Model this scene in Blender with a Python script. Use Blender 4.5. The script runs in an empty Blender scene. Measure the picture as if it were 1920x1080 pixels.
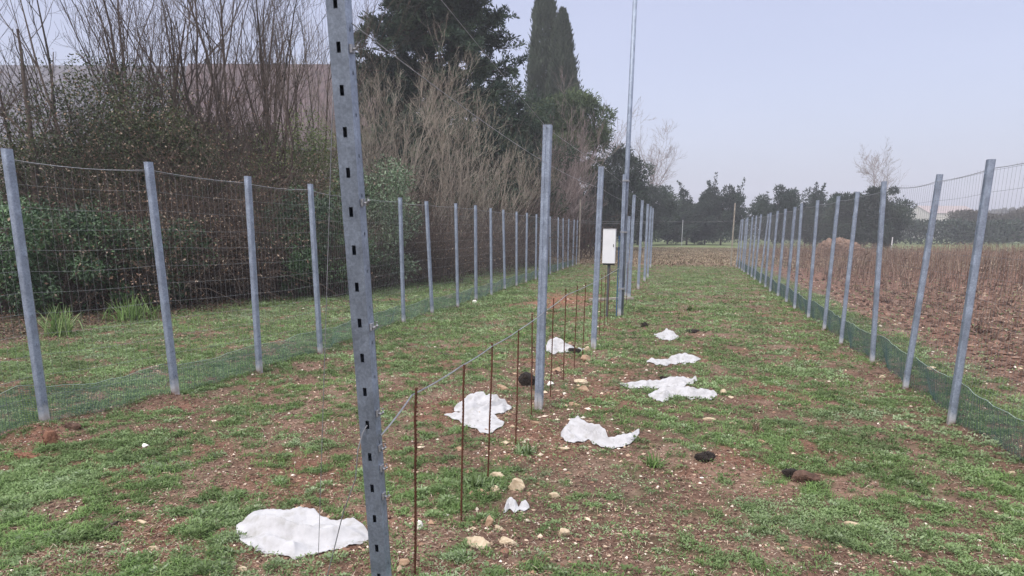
import bpy, math
import numpy as np
C = bpy.context.scene.collection
rad = math.radians

# ---------------------------------------------------------------- camera, world, sun, exposure
F, CX, CY, EYE = 1300.0, 960.0, 720.0, 1.52          # focal length and principal point in photo pixels, eye height in m
_dn = np.array([930 - 960, 6635 - 720, F]); _dn /= np.linalg.norm(_dn)
_fw = np.array([1290 - CX, 433 - CY, F]); _fw /= np.linalg.norm(_fw)
_up = -_dn; _fw = _fw - _up * _fw.dot(_up); _fw /= np.linalg.norm(_fw)
_x = np.cross(_fw, _up)
if _x[0] < 0: _x = -_x
RM = np.array([_x, _fw, _up])                         # world = RM @ camera(x right, y down, z forward)

cam = bpy.data.cameras.new('camera'); cam_o = bpy.data.objects.new('camera', cam); C.objects.link(cam_o)
from mathutils import Matrix, Vector
m = Matrix.Identity(4)
for i in range(3):
    m[i][0] = RM[i, 0]; m[i][1] = -RM[i, 1]; m[i][2] = -RM[i, 2]
m[2][3] = EYE
cam_o.matrix_world = m
cam.sensor_width = 36; cam.lens = F / 1920 * 36; cam.shift_y = (CY - 540) / 1920
cam.clip_start = 0.05; cam.clip_end = 3000
bpy.context.scene.camera = cam_o

SUN_EL, SUN_AZ = rad(48), rad(200)
w = bpy.data.worlds.new('World'); bpy.context.scene.world = w; w.use_nodes = True
wn = w.node_tree; wn.nodes.clear()
out = wn.nodes.new('ShaderNodeOutputWorld')
sky = wn.nodes.new('ShaderNodeTexSky'); sky.sky_type = 'NISHITA'; sky.sun_disc = False
sky.sun_elevation = SUN_EL; sky.sun_rotation = SUN_AZ; sky.dust_density = 4
bg1 = wn.nodes.new('ShaderNodeBackground'); bg1.inputs[1].default_value = 0.05
wn.links.new(sky.outputs[0], bg1.inputs[0])
tc = wn.nodes.new('ShaderNodeTexCoord'); sep = wn.nodes.new('ShaderNodeSeparateXYZ')
wn.links.new(tc.outputs['Generated'], sep.inputs[0])
ramp = wn.nodes.new('ShaderNodeValToRGB'); wn.links.new(sep.outputs[2], ramp.inputs[0])
cr = ramp.color_ramp; cr.elements[0].position = 0.0; cr.elements[0].color = (0.230, 0.226, 0.300, 1)
cr.elements[1].position = 0.40; cr.elements[1].color = (0.250, 0.240, 0.315, 1)
e = cr.elements.new(0.9); e.color = (1.6, 1.6, 1.62, 1)
nz = wn.nodes.new('ShaderNodeTexNoise'); nz.inputs['Scale'].default_value = 1.6; nz.inputs['Detail'].default_value = 3
mp = wn.nodes.new('ShaderNodeMapping'); mp.inputs['Scale'].default_value = (1, 1, 3.5)
wn.links.new(tc.outputs['Generated'], mp.inputs[0]); wn.links.new(mp.outputs[0], nz.inputs[0])
mr = wn.nodes.new('ShaderNodeMapRange'); mr.inputs[3].default_value = 0.86; mr.inputs[4].default_value = 1.12
wn.links.new(nz.outputs[0], mr.inputs[0])
vm = wn.nodes.new('ShaderNodeVectorMath'); vm.operation = 'SCALE'
wn.links.new(ramp.outputs[0], vm.inputs[0]); wn.links.new(mr.outputs[0], vm.inputs[3])
bg2 = wn.nodes.new('ShaderNodeBackground'); bg2.inputs[1].default_value = 0.86
wn.links.new(vm.outputs[0], bg2.inputs[0])
ad = wn.nodes.new('ShaderNodeAddShader')
wn.links.new(bg1.outputs[0], ad.inputs[0]); wn.links.new(bg2.outputs[0], ad.inputs[1]); wn.links.new(ad.outputs[0], out.inputs[0])

sun = bpy.data.lights.new('sun', 'SUN'); sun.energy = 0.9; sun.angle = rad(25); sun.color = (1, 0.96, 0.9)
so = bpy.data.objects.new('sun', sun); C.objects.link(so)
so.rotation_euler = (math.pi / 2 - SUN_EL, 0, math.pi - SUN_AZ)
vs = bpy.context.scene.view_settings
vs.view_transform = 'Standard'; vs.look = 'None'; vs.exposure = 0.9; vs.gamma = 1
bpy.context.scene.cycles.max_bounces = 6
bpy.context.scene.cycles.diffuse_bounces = 3
bpy.context.scene.cycles.transparent_max_bounces = 12
bpy.context.scene.cycles.volume_bounces = 0

def ray(x, y): return RM @ np.array([x - CX, y - CY, F])
def g(x, y, z=0.0):
    d = ray(x, y); t = (z - EYE) / d[2]; return d * t + np.array([0, 0, EYE])
def atY(x, y, Y):
    d = ray(x, y); return d * (Y / d[1]) + np.array([0, 0, EYE])
def proj(p):
    c = RM.T @ (np.asarray(p, float) - [0, 0, EYE]); return CX + F * c[0] / c[2], CY + F * c[1] / c[2]

# ---------------------------------------------------------------- noise
def _h(ix, iy, s):
    n = (ix * 374761393 + iy * 668265263 + s * 1442695041) & 0xffffffff
    n = ((n ^ (n >> 13)) * 1274126177) & 0xffffffff
    return ((n ^ (n >> 16)) & 0xffff) / 65535.0
def vnoise(x, y, s=0):
    x = np.asarray(x, float); y = np.asarray(y, float)
    ix = np.floor(x).astype(np.int64); iy = np.floor(y).astype(np.int64)
    fx = x - ix; fy = y - iy; fx = fx * fx * (3 - 2 * fx); fy = fy * fy * (3 - 2 * fy)
    a = _h(ix, iy, s); b = _h(ix + 1, iy, s); c = _h(ix, iy + 1, s); d = _h(ix + 1, iy + 1, s)
    return (a * (1 - fx) + b * fx) * (1 - fy) + (c * (1 - fx) + d * fx) * fy
def fbm(x, y, s=0, o=4):
    v = 0; a = 0.5; t = 0
    for k in range(o):
        v = v + a * vnoise(x * 2 ** k + 17.3 * k, y * 2 ** k - 9.1 * k, s + k); t += a; a *= 0.55
    return v / t
def sstep(a, b, x): t = np.clip((x - a) / (b - a), 0, 1); return t * t * (3 - 2 * t)
def blob(x, y, px, py, rx, ry):
    return np.exp(-(((x - px) / rx) ** 2 + ((y - py) / ry) ** 2))

XL, XR, XM = -4.62, 2.19, -1.17                       # the two fences and the middle row
def hgt(x, y):
    x = np.asarray(x, float); y = np.asarray(y, float)
    near = 1 - sstep(14, 40, y)
    h = 0.035 * (fbm(x * .8, y * .8, 5, 3) - .5) + 0.028 * near * (fbm(x * 5, y * 5, 9, 3) - .5) + 0.02 * near * (vnoise(x * 17, y * 17, 2) - .5)
    fld = sstep(3.2, 4.2, x) * (1 - sstep(55, 75, y))
    h = h + fld * 0.09 * (fbm(x * 3.1, y * 3.1, 31, 3) - .5)
    h = h + 0.05 * blob(x, y, 1.95, 8.7, .35, .35) + 0.05 * blob(x, y, -4.5, 5.2, .3, .2) + 0.04 * blob(x, y, -4.45, 7.4, .3, .25)
    h = h + 0.07 * blob(x, y, -4.72, 4.1, .22, .2)
    return h
def gz(x, y, dz=0.0):
    p = g(x, y); return np.array([p[0], p[1], float(hgt(p[0], p[1])) + dz])

# bare soil patches (ground coordinates) from the photo
_b = []
for (px, py, rx, ry, a) in [(1150, 900, .75, .7, .42), (1080, 1000, .7, .45, .4), (1300, 1040, .7, .3, .2), (620, 1060, .55, .25, .55), (300, 950, .35, .2, .35), (170, 1040, .3, .18, .3), (500, 900, .5, .3, .3), (560, 640, .3, .5, .2), (1420, 760, .25, .4, .2), (1800, 1020, .3, .2, .3), (240, 760, .3, .3, .2), (1560, 1060, .25, .12, .3), (1230, 700, .5, .8, .12), (980, 800, .45, 1.2, .3),
                            (1020, 700, .5, 1.3, .3), (900, 760, .6, .6, .18), (620, 770, .7, .9, .22), (420, 880, .6, .4, .18), (1350, 900, .6, .35, .25), (330, 750, .5, .3, .35), (90, 830, .4, .3, .5), (480, 715, .35, .4, .25),
                            (600, 690, .3, .4, .3), (1180, 830, .9, .6, .25), (1640, 700, .35, .6, .6), (1340, 555, .7, 2.0, .22), (1480, 580, .5, 2.2, .2), (1050, 562, .8, 1.6, .7),
                            (1500, 670, .4, .3, .25), (30, 640, 1.2, .5, .25), (1580, 900, .3, .12, .3), (760, 1000, .5, .4, .25), (1720, 950, .25, .2, .25), (880, 960, .3, .3, .0)]:
    p = g(px, py); _b.append((p[0], p[1], rx, ry, a))
_l = []
for (px, py, rx, ry, a) in [(760, 620, 1.3, 2.5, .2), (1700, 900, .5, .8, .18), (1560, 760, .5, 1.4, .15), (1300, 520, .8, 6, .22), (150, 900, .7, .6, .12), (980, 560, 1.5, 5, .15), (880, 930, .2, .3, .25), (1600, 1010, .4, .3, .15)]:
    p = g(px, py); _l.append((p[0], p[1], rx, ry, a))
def cover(x, y):                                      # how much grows at a place, 0..1
    c = .53 + .5 * (fbm(x * 1.3, y * 1.3, 77, 3) - .5) + 1.0 * (fbm(x * 4.2, y * 4.2, 41, 2) - .5) + 1.5 * (fbm(x * 12.5, y * 12.5, 43, 2) - .5) * (1 - .7 * sstep(9, 18, y))
    for (bx, by, rx, ry, a) in _b: c = c - a * blob(x, y, bx, by, rx, ry)
    for (bx, by, rx, ry, a) in _l: c = c + a * blob(x, y, bx, by, rx, ry)
    c = c + .12 * sstep(9, 16, y)
    inlane = sstep(XL - .2, XL + .3, x) * (1 - sstep(XR + .9, XR + 1.6, x))
    c = c * (1 - sstep(3.1, 3.9, x + .25 * (fbm(x, y, 3, 2) - .5)) * (1 - sstep(60, 75, y)) * .93)
    c = c * (1 - .85 * sstep(33.5, 35.5, y) * (1 - sstep(60, 74, y)))
    c = c * (1 - .9 * (1 - sstep(-10.2, -8.8, x + .1 * (y - 12) * (y < 12))))
    c = c + .14 * (1 - sstep(-5.4, -4.6, x)) + .2 * sstep(2.1, 2.5, x) * (1 - sstep(3.0, 3.5, x))
    c = c * (1 - .93 * sstep(3.1, 3.9, x) * (1 - sstep(60, 75, y)))
    return np.clip(c, 0, 1)

# ---------------------------------------------------------------- object helpers
def link(name, me, mat=None, parent=None, smooth=False):
    o = bpy.data.objects.new(name, me); C.objects.link(o)
    if mat is not None and not me.materials: me.materials.append(mat)
    if parent is not None: o.parent = parent
    if smooth: me.polygons.foreach_set('use_smooth', np.ones(len(me.polygons), bool))
    return o
def mesh(name, V, faces_list, rnd=None, smooth=False):
    """V (N,3); faces_list: list of (M,k) index arrays."""
    me = bpy.data.meshes.new(name); V = np.asarray(V, np.float32)
    me.vertices.add(len(V)); me.vertices.foreach_set('co', V.ravel())
    loops = np.concatenate([np.asarray(f, np.int32).ravel() for f in faces_list if len(f)])
    tot = np.concatenate([np.full(len(f), np.shape(f)[1], np.int32) for f in faces_list if len(f)])
    me.loops.add(len(loops)); me.loops.foreach_set('vertex_index', loops)
    me.polygons.add(len(tot))
    st = np.zeros(len(tot), np.int32); st[1:] = np.cumsum(tot)[:-1]
    me.polygons.foreach_set('loop_start', st)
    try: me.polygons.foreach_set('loop_total', tot)
    except Exception: pass
    me.polygons.foreach_set('use_smooth', np.full(len(tot), bool(smooth)))
    me.update(calc_edges=True)
    if rnd is not None:
        a = me.attributes.new('rnd', 'FLOAT', 'FACE'); a.data.foreach_set('value', np.asarray(rnd, np.float32))
    return me
def tag(o, label=None, cat=None, group=None, kind=None):
    if label: o['label'] = label
    if cat: o['category'] = cat
    if group: o['group'] = group
    if kind: o['kind'] = kind
    return o
def empty(name, loc=(0, 0, 0), rz=0.0):
    o = bpy.data.objects.new(name, None); C.objects.link(o); o.empty_display_size = .2
    o.location = loc; o.rotation_euler = (0, 0, rz); return o
def kids(o): return [c for c in bpy.data.objects if c.parent == o]
def copy_tree(o, parent=None):
    c = o.copy(); C.objects.link(c); c.parent = parent
    for ch in kids(o): copy_tree(ch, c)
    return c
class MB:
    def __init__(s): s.V = []; s.F = {}; s.n = 0
    def add(s, V, F):
        V = np.asarray(V, float)
        for f in F: s.F.setdefault(len(f), []).append([i + s.n for i in f])
        s.V.append(V); s.n += len(V)
    def box(s, x0, x1, y0, y1, z0, z1):
        V = [(x, y, z) for z in (z0, z1) for y in (y0, y1) for x in (x0, x1)]
        s.add(V, [(0, 2, 3, 1), (4, 5, 7, 6), (0, 1, 5, 4), (2, 6, 7, 3), (0, 4, 6, 2), (1, 3, 7, 5)])
    def tube(s, pts, r, sides=6, cap=True):
        pts = np.asarray(pts, float); r = np.broadcast_to(r, (len(pts),))
        V, F = tubes(pts[None], r[None], sides)
        F = F.tolist()
        if cap: F += [list(range(sides))[::-1], [(len(pts) - 1) * sides + k for k in range(sides)]]
        s.add(V, F)
    def loft(s, rings, cap=True, close=True):
        n = len(rings[0]); V = np.concatenate([np.asarray(r, float) for r in rings]); F = []
        for i in range(len(rings) - 1):
            for k in range(n if close else n - 1):
                a = i * n + k; b = i * n + (k + 1) % n; F.append((a, b, b + n, a + n))
        if cap: F += [tuple(range(n))[::-1], tuple((len(rings) - 1) * n + k for k in range(n))]
        s.add(V, F)
    def build(s, name, mat, parent=None, smooth=False):
        me = mesh(name, np.concatenate(s.V), [np.array(v) for v in s.F.values()], smooth=smooth)
        return link(name, me, mat, parent)
def norm(v): return v / np.maximum(np.linalg.norm(v, axis=-1, keepdims=True), 1e-9)
def tubes(P, R, sides=4):
    """P (M,n,3), R (M,n) -> verts, quad faces"""
    M, n, _ = P.shape
    T = np.gradient(P, axis=1) if n > 1 else P
    T = norm(T)
    ref = np.where(np.abs(T[..., 2:3]) > .9, np.array([1., 0, 0]), np.array([0, 0, 1.]))
    ref = np.broadcast_to(ref[:, :1], T.shape)
    A = norm(np.cross(T, ref)); B = np.cross(T, A)
    ang = np.arange(sides) * 2 * np.pi / sides
    V = P[:, :, None] + R[:, :, None, None] * (A[:, :, None] * np.cos(ang)[None, None, :, None] + B[:, :, None] * np.sin(ang)[None, None, :, None])
    base = (np.arange(M) * n * sides)[:, None, None] + (np.arange(n - 1) * sides)[None, :, None]
    k = np.arange(sides)[None, None]; k2 = (k + 1) % sides
    Fc = np.stack([base + k, base + k2, base + sides + k2, base + sides + k], -1).reshape(-1, 4)
    return V.reshape(-1, 3), Fc
def rotv(v, rng, ang):
    """v rotated by ang about a random perpendicular axis"""
    r = rng.normal(size=v.shape); p = norm(r - v * (r * v).sum(-1, keepdims=True))
    return norm(v * np.cos(ang)[:, None] + p * np.sin(ang)[:, None])
def curves(start, d, L, n, up, wob, rng):
    M = len(start); P = np.zeros((M, n, 3)); P[:, 0] = start; d = norm(d)
    for i in range(1, n):
        d = norm(d + np.array([0, 0, up / n]) + wob * rng.normal(size=(M, 3)) / math.sqrt(n))
        P[:, i] = P[:, i - 1] + d * (L / (n - 1))[:, None]
    return P
def children(P, R, per, rng, t0, t1, ang, lr, rr, n, up, wob, tipbias=0.0):
    M, m_, _ = P.shape
    cnt = int(M * per); idx = rng.integers(0, M, cnt)
    t = t0 + (t1 - t0) * rng.random(cnt) ** (1 - tipbias)
    f = t * (m_ - 1); i = np.minimum(f.astype(int), m_ - 2); fr = (f - i)[:, None]
    s = P[idx, i] * (1 - fr) + P[idx, i + 1] * fr
    d = norm(P[idx, i + 1] - P[idx, i]); r = (R[idx, i] * (1 - fr[:, 0]) + R[idx, i + 1] * fr[:, 0])
    L0 = np.linalg.norm(np.diff(P[idx], axis=1), axis=-1).sum(-1)
    L = L0 * lr * (.6 + .8 * rng.random(cnt)) * (1.15 - .6 * t)
    d = rotv(d, rng, rad(ang) * (.6 + .8 * rng.random(cnt)))
    Q = curves(s, d, L, n, up, wob, rng)
    rb = np.minimum(r * rr * (.7 + .5 * rng.random(cnt)), r * .9)
    RR = rb[:, None] * np.linspace(1, .35, n)[None]
    return Q, RR
def leafquads(c, d, nrm, L, W, bend=0.0):
    """rhombic leaves: c base, d direction, nrm normal"""
    M = len(c); s = norm(np.cross(d, nrm)); L = np.broadcast_to(L, (M,))[:, None]; W = np.broadcast_to(W, (M,))[:, None]
    mid = c + d * L * .45 + nrm * L * bend
    V = np.stack([c, mid + s * W / 2, c + d * L, mid - s * W / 2], 1).reshape(-1, 3)
    return V, np.arange(M * 4).reshape(-1, 4)
def rdir(n, rng, flat=1.0):
    v = rng.normal(size=(n, 3)); v[:, 2] *= flat; return norm(v)

# ---------------------------------------------------------------- materials
def nt(name):
    m_ = bpy.data.materials.new(name); m_.use_nodes = True; t = m_.node_tree
    b = t.nodes['Principled BSDF']; b.inputs['Specular IOR Level'].default_value = .25
    return m_, t, b
def N(t, kind, **kw):
    n = t.nodes.new(kind)
    for k, v in kw.items():
        if k in n.inputs: n.inputs[k].default_value = v
        else: setattr(n, k, v)
    return n
def ramp_(t, src, stops, interp='LINEAR'):
    r = t.nodes.new('ShaderNodeValToRGB'); t.links.new(src, r.inputs[0]); c = r.color_ramp; c.interpolation = interp
    while len(c.elements) < len(stops): c.elements.new(.5)
    for e_, (p, col) in zip(c.elements, stops): e_.position = p; e_.color = (*col, 1)
    return r.outputs[0]
def mixc(t, a, b, fac, mode='MIX'):
    m_ = t.nodes.new('ShaderNodeMix'); m_.data_type = 'RGBA'; m_.blend_type = mode
    for s, v in ((m_.inputs[0], fac), (m_.inputs[6], a), (m_.inputs[7], b)):
        if hasattr(v, 'is_output'): t.links.new(v, s)
        else: s.default_value = v if isinstance(v, (int, float)) else (*v, 1)
    return m_.outputs[2]
def noise(t, scale, detail=4, rough=.6, vec=None):
    n = N(t, 'ShaderNodeTexNoise', Scale=scale, Detail=detail, Roughness=rough)
    if vec is None:
        q = t.nodes.get('OBJC') or t.nodes.new('ShaderNodeTexCoord'); q.name = 'OBJC'; vec = q.outputs['Object']
    t.links.new(vec, n.inputs['Vector']); return n.outputs[0]
def bump(t, b, h, strength, dist):
    n = N(t, 'ShaderNodeBump', Strength=strength, Distance=dist); t.links.new(h, n.inputs['Height']); t.links.new(n.outputs[0], b.inputs['Normal'])
def leafmat(name, cols, scale=.6, rough=.55, trans=.25, spec=.3):
    """colour from each leaf's own random number plus slow drift through the plant"""
    m_, t, b = nt(name)
    a = N(t, 'ShaderNodeAttribute', attribute_name='rnd')
    k = len(cols)
    c = ramp_(t, a.outputs['Fac'], [(i / max(1, k - 1), cc) for i, cc in enumerate(cols)])
    nn = noise(t, scale, 2)
    c = mixc(t, c, ramp_(t, nn, [(.3, (.6, .6, .6)), (.7, (1.35, 1.35, 1.35))]), 1.0, 'MULTIPLY')
    t.links.new(c, b.inputs['Base Color']); b.inputs['Roughness'].default_value = rough; b.inputs['Specular IOR Level'].default_value = spec
    if trans > 0:
        tr = t.nodes.new('ShaderNodeBsdfTranslucent'); t.links.new(c, tr.inputs[0])
        mx = t.nodes.new('ShaderNodeMixShader'); mx.inputs[0].default_value = trans
        o_ = t.nodes['Material Output']; t.links.new(b.outputs[0], mx.inputs[1]); t.links.new(tr.outputs[0], mx.inputs[2]); t.links.new(mx.outputs[0], o_.inputs[0])
    return m_
def plain(name, c1, c2, scale=8, rough=.7, metal=0.0, bmp=0.0, spec=.3, detail=5, bd=.01):
    m_, t, b = nt(name); nn = noise(t, scale, detail)
    t.links.new(ramp_(t, nn, [(.3, c1), (.7, c2)]), b.inputs['Base Color'])
    b.inputs['Roughness'].default_value = rough; b.inputs['Metallic'].default_value = metal; b.inputs['Specular IOR Level'].default_value = spec
    if bmp: bump(t, b, nn, bmp, bd)
    return m_
def galv(name, base=(.29, .34, .42), metal=.35, dirt=True):
    m_, t, b = nt(name)
    n1 = noise(t, 9, 5); n2 = noise(t, 90, 3, .7)
    vo = N(t, 'ShaderNodeTexVoronoi', Scale=55.0); t.links.new(t.nodes['OBJC'].outputs['Object'], vo.inputs['Vector'])
    lo = tuple(c * .72 for c in base); hi = tuple(c * 1.3 for c in base)
    c = ramp_(t, n1, [(.3, lo), (.55, base), (.75, hi)])
    c = mixc(t, c, ramp_(t, n2, [(.35, (.8, .8, .8)), (.65, (1.15, 1.15, 1.15))]), 1.0, 'MULTIPLY')
    sx = t.nodes.new('ShaderNodeSeparateColor'); t.links.new(vo.outputs['Color'], sx.inputs[0])
    c = mixc(t, c, ramp_(t, sx.outputs[0], [(0, (.88, .88, .9)), (1, (1.1, 1.1, 1.12))]), .8, 'MULTIPLY')
    if dirt:
        s = t.nodes.new('ShaderNodeSeparateXYZ'); t.links.new(t.nodes['OBJC'].outputs['Object'], s.inputs[0])
        mth = t.nodes.new('ShaderNodeMath'); mth.operation = 'MULTIPLY_ADD'; t.links.new(n1, mth.inputs[0]); mth.inputs[1].default_value = .25; t.links.new(s.outputs[2], mth.inputs[2])
        c = mixc(t, ramp_(t, mth.outputs[0], [(.12, (.17, .10, .07)), (.24, (1, 1, 1))]), c, ramp_(t, mth.outputs[0], [(.13, (0, 0, 0)), (.26, (1, 1, 1))]))
    t.links.new(c, b.inputs['Base Color']); b.inputs['Metallic'].default_value = metal
    t.links.new(ramp_(t, n1, [(.3, (.38,) * 3), (.7, (.6,) * 3)]), b.inputs['Roughness']); b.inputs['Specular IOR Level'].default_value = .5
    bump(t, b, n2, .12, .002)
    return m_
M = {}
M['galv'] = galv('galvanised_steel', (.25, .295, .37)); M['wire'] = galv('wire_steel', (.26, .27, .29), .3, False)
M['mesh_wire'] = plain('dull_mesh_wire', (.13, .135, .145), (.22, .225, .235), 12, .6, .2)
M['galv_shade'] = galv('galvanised_steel_shaded', (.15, .18, .225), .35, False)  # darker copy of the steel: shading of the leaning post put into the colour
M['dark_in'] = plain('dark_steel', (.05, .055, .06), (.09, .1, .11), 20)  # plain dark finish for lock, stand leg and cable
M['rust'] = plain('rusty_iron', (.05, .02, .014), (.14, .055, .03), 60, .9, .1, .4, bd=.002)
M['net'] = plain('green_plastic_net', (.04, .09, .085), (.075, .135, .125), 30, .5)
M['netrope'] = plain('net_border_cord', (.18, .26, .21), (.30, .36, .31), 30, .5)
M['wood'] = plain('weathered_wood', (.20, .185, .155), (.36, .33, .285), 14, .85, 0, .3, bd=.003)
M['bark'] = plain('grey_brown_bark', (.04, .03, .026), (.11, .085, .07), 20, .9, 0, .6, bd=.01)
M['bark_red'] = plain('reddish_brown_twigs', (.026, .020, .017), (.12, .085, .07), 2.2, .85)
M['bark_pale'] = plain('pale_tan_twigs', (.17, .145, .12), (.36, .315, .26), 3, .85)
M['bark_dark'] = plain('dark_bark', (.03, .025, .02), (.07, .055, .045), 10, .9)
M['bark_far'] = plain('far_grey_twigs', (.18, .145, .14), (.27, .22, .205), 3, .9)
M['black_clod'] = plain('black_compost', (.008, .006, .006), (.03, .022, .018), 40, .95, 0, .8, bd=.01)
M['brown_clod'] = plain('brown_clod', (.045, .026, .02), (.12, .07, .05), 30, .95, 0, .8, bd=.01)
M['red_soil'] = plain('red_soil', (.11, .05, .032), (.22, .11, .07), 25, .95, 0, .8, bd=.01)
M['mound'] = plain('dug_earth', (.12, .075, .055), (.24, .16, .12), 5, .95, 0, .8, bd=.03)
M['stone'] = plain('cream_limestone', (.30, .22, .14), (.58, .49, .36), 26, .95, 0, .7, bd=.008, detail=8)
M['stone_tan'] = plain('tan_limestone', (.20, .12, .075), (.40, .28, .19), 26, .9, 0, .5, bd=.006)
M['stone_white'] = plain('white_limestone', (.60, .57, .52), (.82, .80, .76), 22, .9, 0, .4, bd=.006)
M['cabinet'] = plain('white_painted_steel', (.60, .61, .64), (.68, .69, .72), 4, .7, 0, 0, .5)
M['blue'] = plain('blue_cable_sheath', (.03, .08, .16), (.05, .12, .24), 10, .5)
M['laurel'] = leafmat('laurel_leaves', [(.012, .032, .014), (.030, .070, .030), (.060, .125, .046), (.15, .23, .10)], .7, .4, .12, .4)
M['laurel_pale'] = leafmat('pale_glossy_leaves', [(.03, .06, .03), (.07, .12, .06), (.13, .19, .11), (.25, .31, .21)], .9, .4, .15, .5)
M['laurel2'] = leafmat('olive_green_leaves', [(.03, .05, .018), (.07, .105, .035), (.13, .17, .05), (.21, .26, .08)], .8, .45, .2, .4)
M['ivy'] = leafmat('ivy_leaves', [(.010, .018, .008), (.026, .042, .016), (.058, .075, .030), (.12, .10, .055)], .9, .55, .15, .25)
M['dry'] = leafmat('dry_leaves', [(.03, .045, .02), (.07, .045, .03), (.14, .085, .06), (.22, .145, .10), (.40, .33, .26)], .8, .8, .2)
M['cedar'] = leafmat('cedar_needles', [(.010, .024, .017), (.022, .045, .030), (.042, .072, .042), (.078, .11, .058)], .35, .7, .08)
M['cypress'] = leafmat('cypress_sprays', [(.035, .048, .038), (.055, .072, .052), (.08, .10, .07)], .35, .8, .05)
M['pine'] = leafmat('pine_needles', [(.03, .05, .025), (.055, .085, .04), (.085, .12, .05), (.12, .155, .065)], .3, .75, .1)
M['fartree'] = leafmat('far_evergreen_leaves', [(.018, .030, .024), (.032, .050, .036), (.056, .078, .050)], .2, .8, .05)
M['fartree2'] = leafmat('distant_brush', [(.05, .045, .04), (.085, .08, .065), (.12, .10, .085)], .1, .9, .05)
M['grass'] = leafmat('green_grass_blades', [(.075, .13, .04), (.13, .215, .065), (.19, .30, .095), (.31, .37, .19)], 1.3, .6, .35, .25)
M['weed'] = leafmat('low_weed_leaves', [(.08, .12, .04), (.135, .195, .075), (.195, .27, .125), (.32, .385, .25)], 1.1, .65, .25, .25)
M['straw'] = leafmat('dry_straw', [(.14, .085, .06), (.24, .16, .11), (.38, .29, .21), (.58, .50, .40)], 2, .9, .1)
M['gravel'] = leafmat('small_pale_pebbles', [(.16, .085, .06), (.34, .22, .15), (.52, .41, .30), (.72, .66, .58)], 3, .95, 0)
M['clods'] = leafmat('soil_crumbs', [(.05, .028, .021), (.09, .05, .037), (.145, .085, .062), (.22, .14, .105)], 2, .95, 0)
M['stalk'] = leafmat('dead_stalks', [(.07, .042, .034), (.13, .082, .066), (.20, .135, .105), (.31, .235, .185)], .4, .9, .05)
M['drygrass'] = leafmat('dry_field_grass', [(.10, .08, .05), (.16, .125, .085), (.23, .185, .13), (.30, .27, .18)], .4, .9, .05)
M['wallcream'] = plain('cream_plaster', (.42, .39, .35), (.54, .51, .47), 1.5, .9)
M['clad'] = plain('grey_lilac_cladding', (.10, .10, .122), (.135, .13, .155), .5, .6)
M['tile'] = plain('terracotta_roof_tiles', (.10, .084, .092), (.15, .112, .12), 3, .85)
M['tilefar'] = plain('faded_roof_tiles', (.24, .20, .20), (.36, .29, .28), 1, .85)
M['glassd'] = plain('dark_window_glass', (.03, .035, .045), (.06, .065, .08), 2, .15, 0, 0, .6)

# white fleece cloth
def clothmat():
    m_, t, b = nt('white_fleece_cloth'); n1 = noise(t, 14, 5); n2 = noise(t, 260, 3)
    c = ramp_(t, n1, [(.28, (.38, .37, .36)), (.5, (.49, .485, .50)), (.7, (.55, .545, .56))])
    sp = noise(t, 55, 4, .7)
    c = mixc(t, c, (.30, .24, .20), ramp_(t, sp, [(.66, (0, 0, 0)), (.76, (.6, .6, .6))]))
    t.links.new(c, b.inputs['Base Color']); b.inputs['Roughness'].default_value = .95; b.inputs['Specular IOR Level'].default_value = .1
    bump(t, b, n1, .12, .01)
    tr = t.nodes.new('ShaderNodeBsdfTranslucent'); t.links.new(c, tr.inputs[0]); mx = t.nodes.new('ShaderNodeMixShader'); mx.inputs[0].default_value = .22
    t.links.new(b.outputs[0], mx.inputs[1]); t.links.new(tr.outputs[0], mx.inputs[2]); t.links.new(mx.outputs[0], t.nodes['Material Output'].inputs[0])
    return m_
M['cloth'] = clothmat()

def groundmat():
    m_, t, b = nt('clay_soil'); q = t.nodes.new('ShaderNodeTexCoord'); q.name = 'OBJC'
    a = N(t, 'ShaderNodeAttribute', attribute_name='soil')
    fine = noise(t, 38, 6, .72); mid = noise(t, 6, 5, .65); vf = noise(t, 160, 3, .7)
    c = mixc(t, a.outputs['Color'], ramp_(t, fine, [(.28, (.48, .46, .45)), (.5, (1, 1, 1)), (.72, (1.6, 1.62, 1.65))]), 1.0, 'MULTIPLY')
    c = mixc(t, c, ramp_(t, mid, [(.3, (.74, .72, .70)), (.7, (1.25, 1.25, 1.25))]), 1.0, 'MULTIPLY')
    c = mixc(t, c, (.45, .35, .27), ramp_(t, vf, [(.62, (0, 0, 0)), (.74, (.75, .75, .75))]))
    t.links.new(c, b.inputs['Base Color']); b.inputs['Roughness'].default_value = .95; b.inputs['Specular IOR Level'].default_value = .12
    hm = t.nodes.new('ShaderNodeMath'); hm.operation = 'MULTIPLY_ADD'; t.links.new(fine, hm.inputs[0]); hm.inputs[1].default_value = 1.0; t.links.new(vf, hm.inputs[2])
    bump(t, b, hm.outputs[0], .7, .012)
    return m_
M['ground'] = groundmat()

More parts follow.
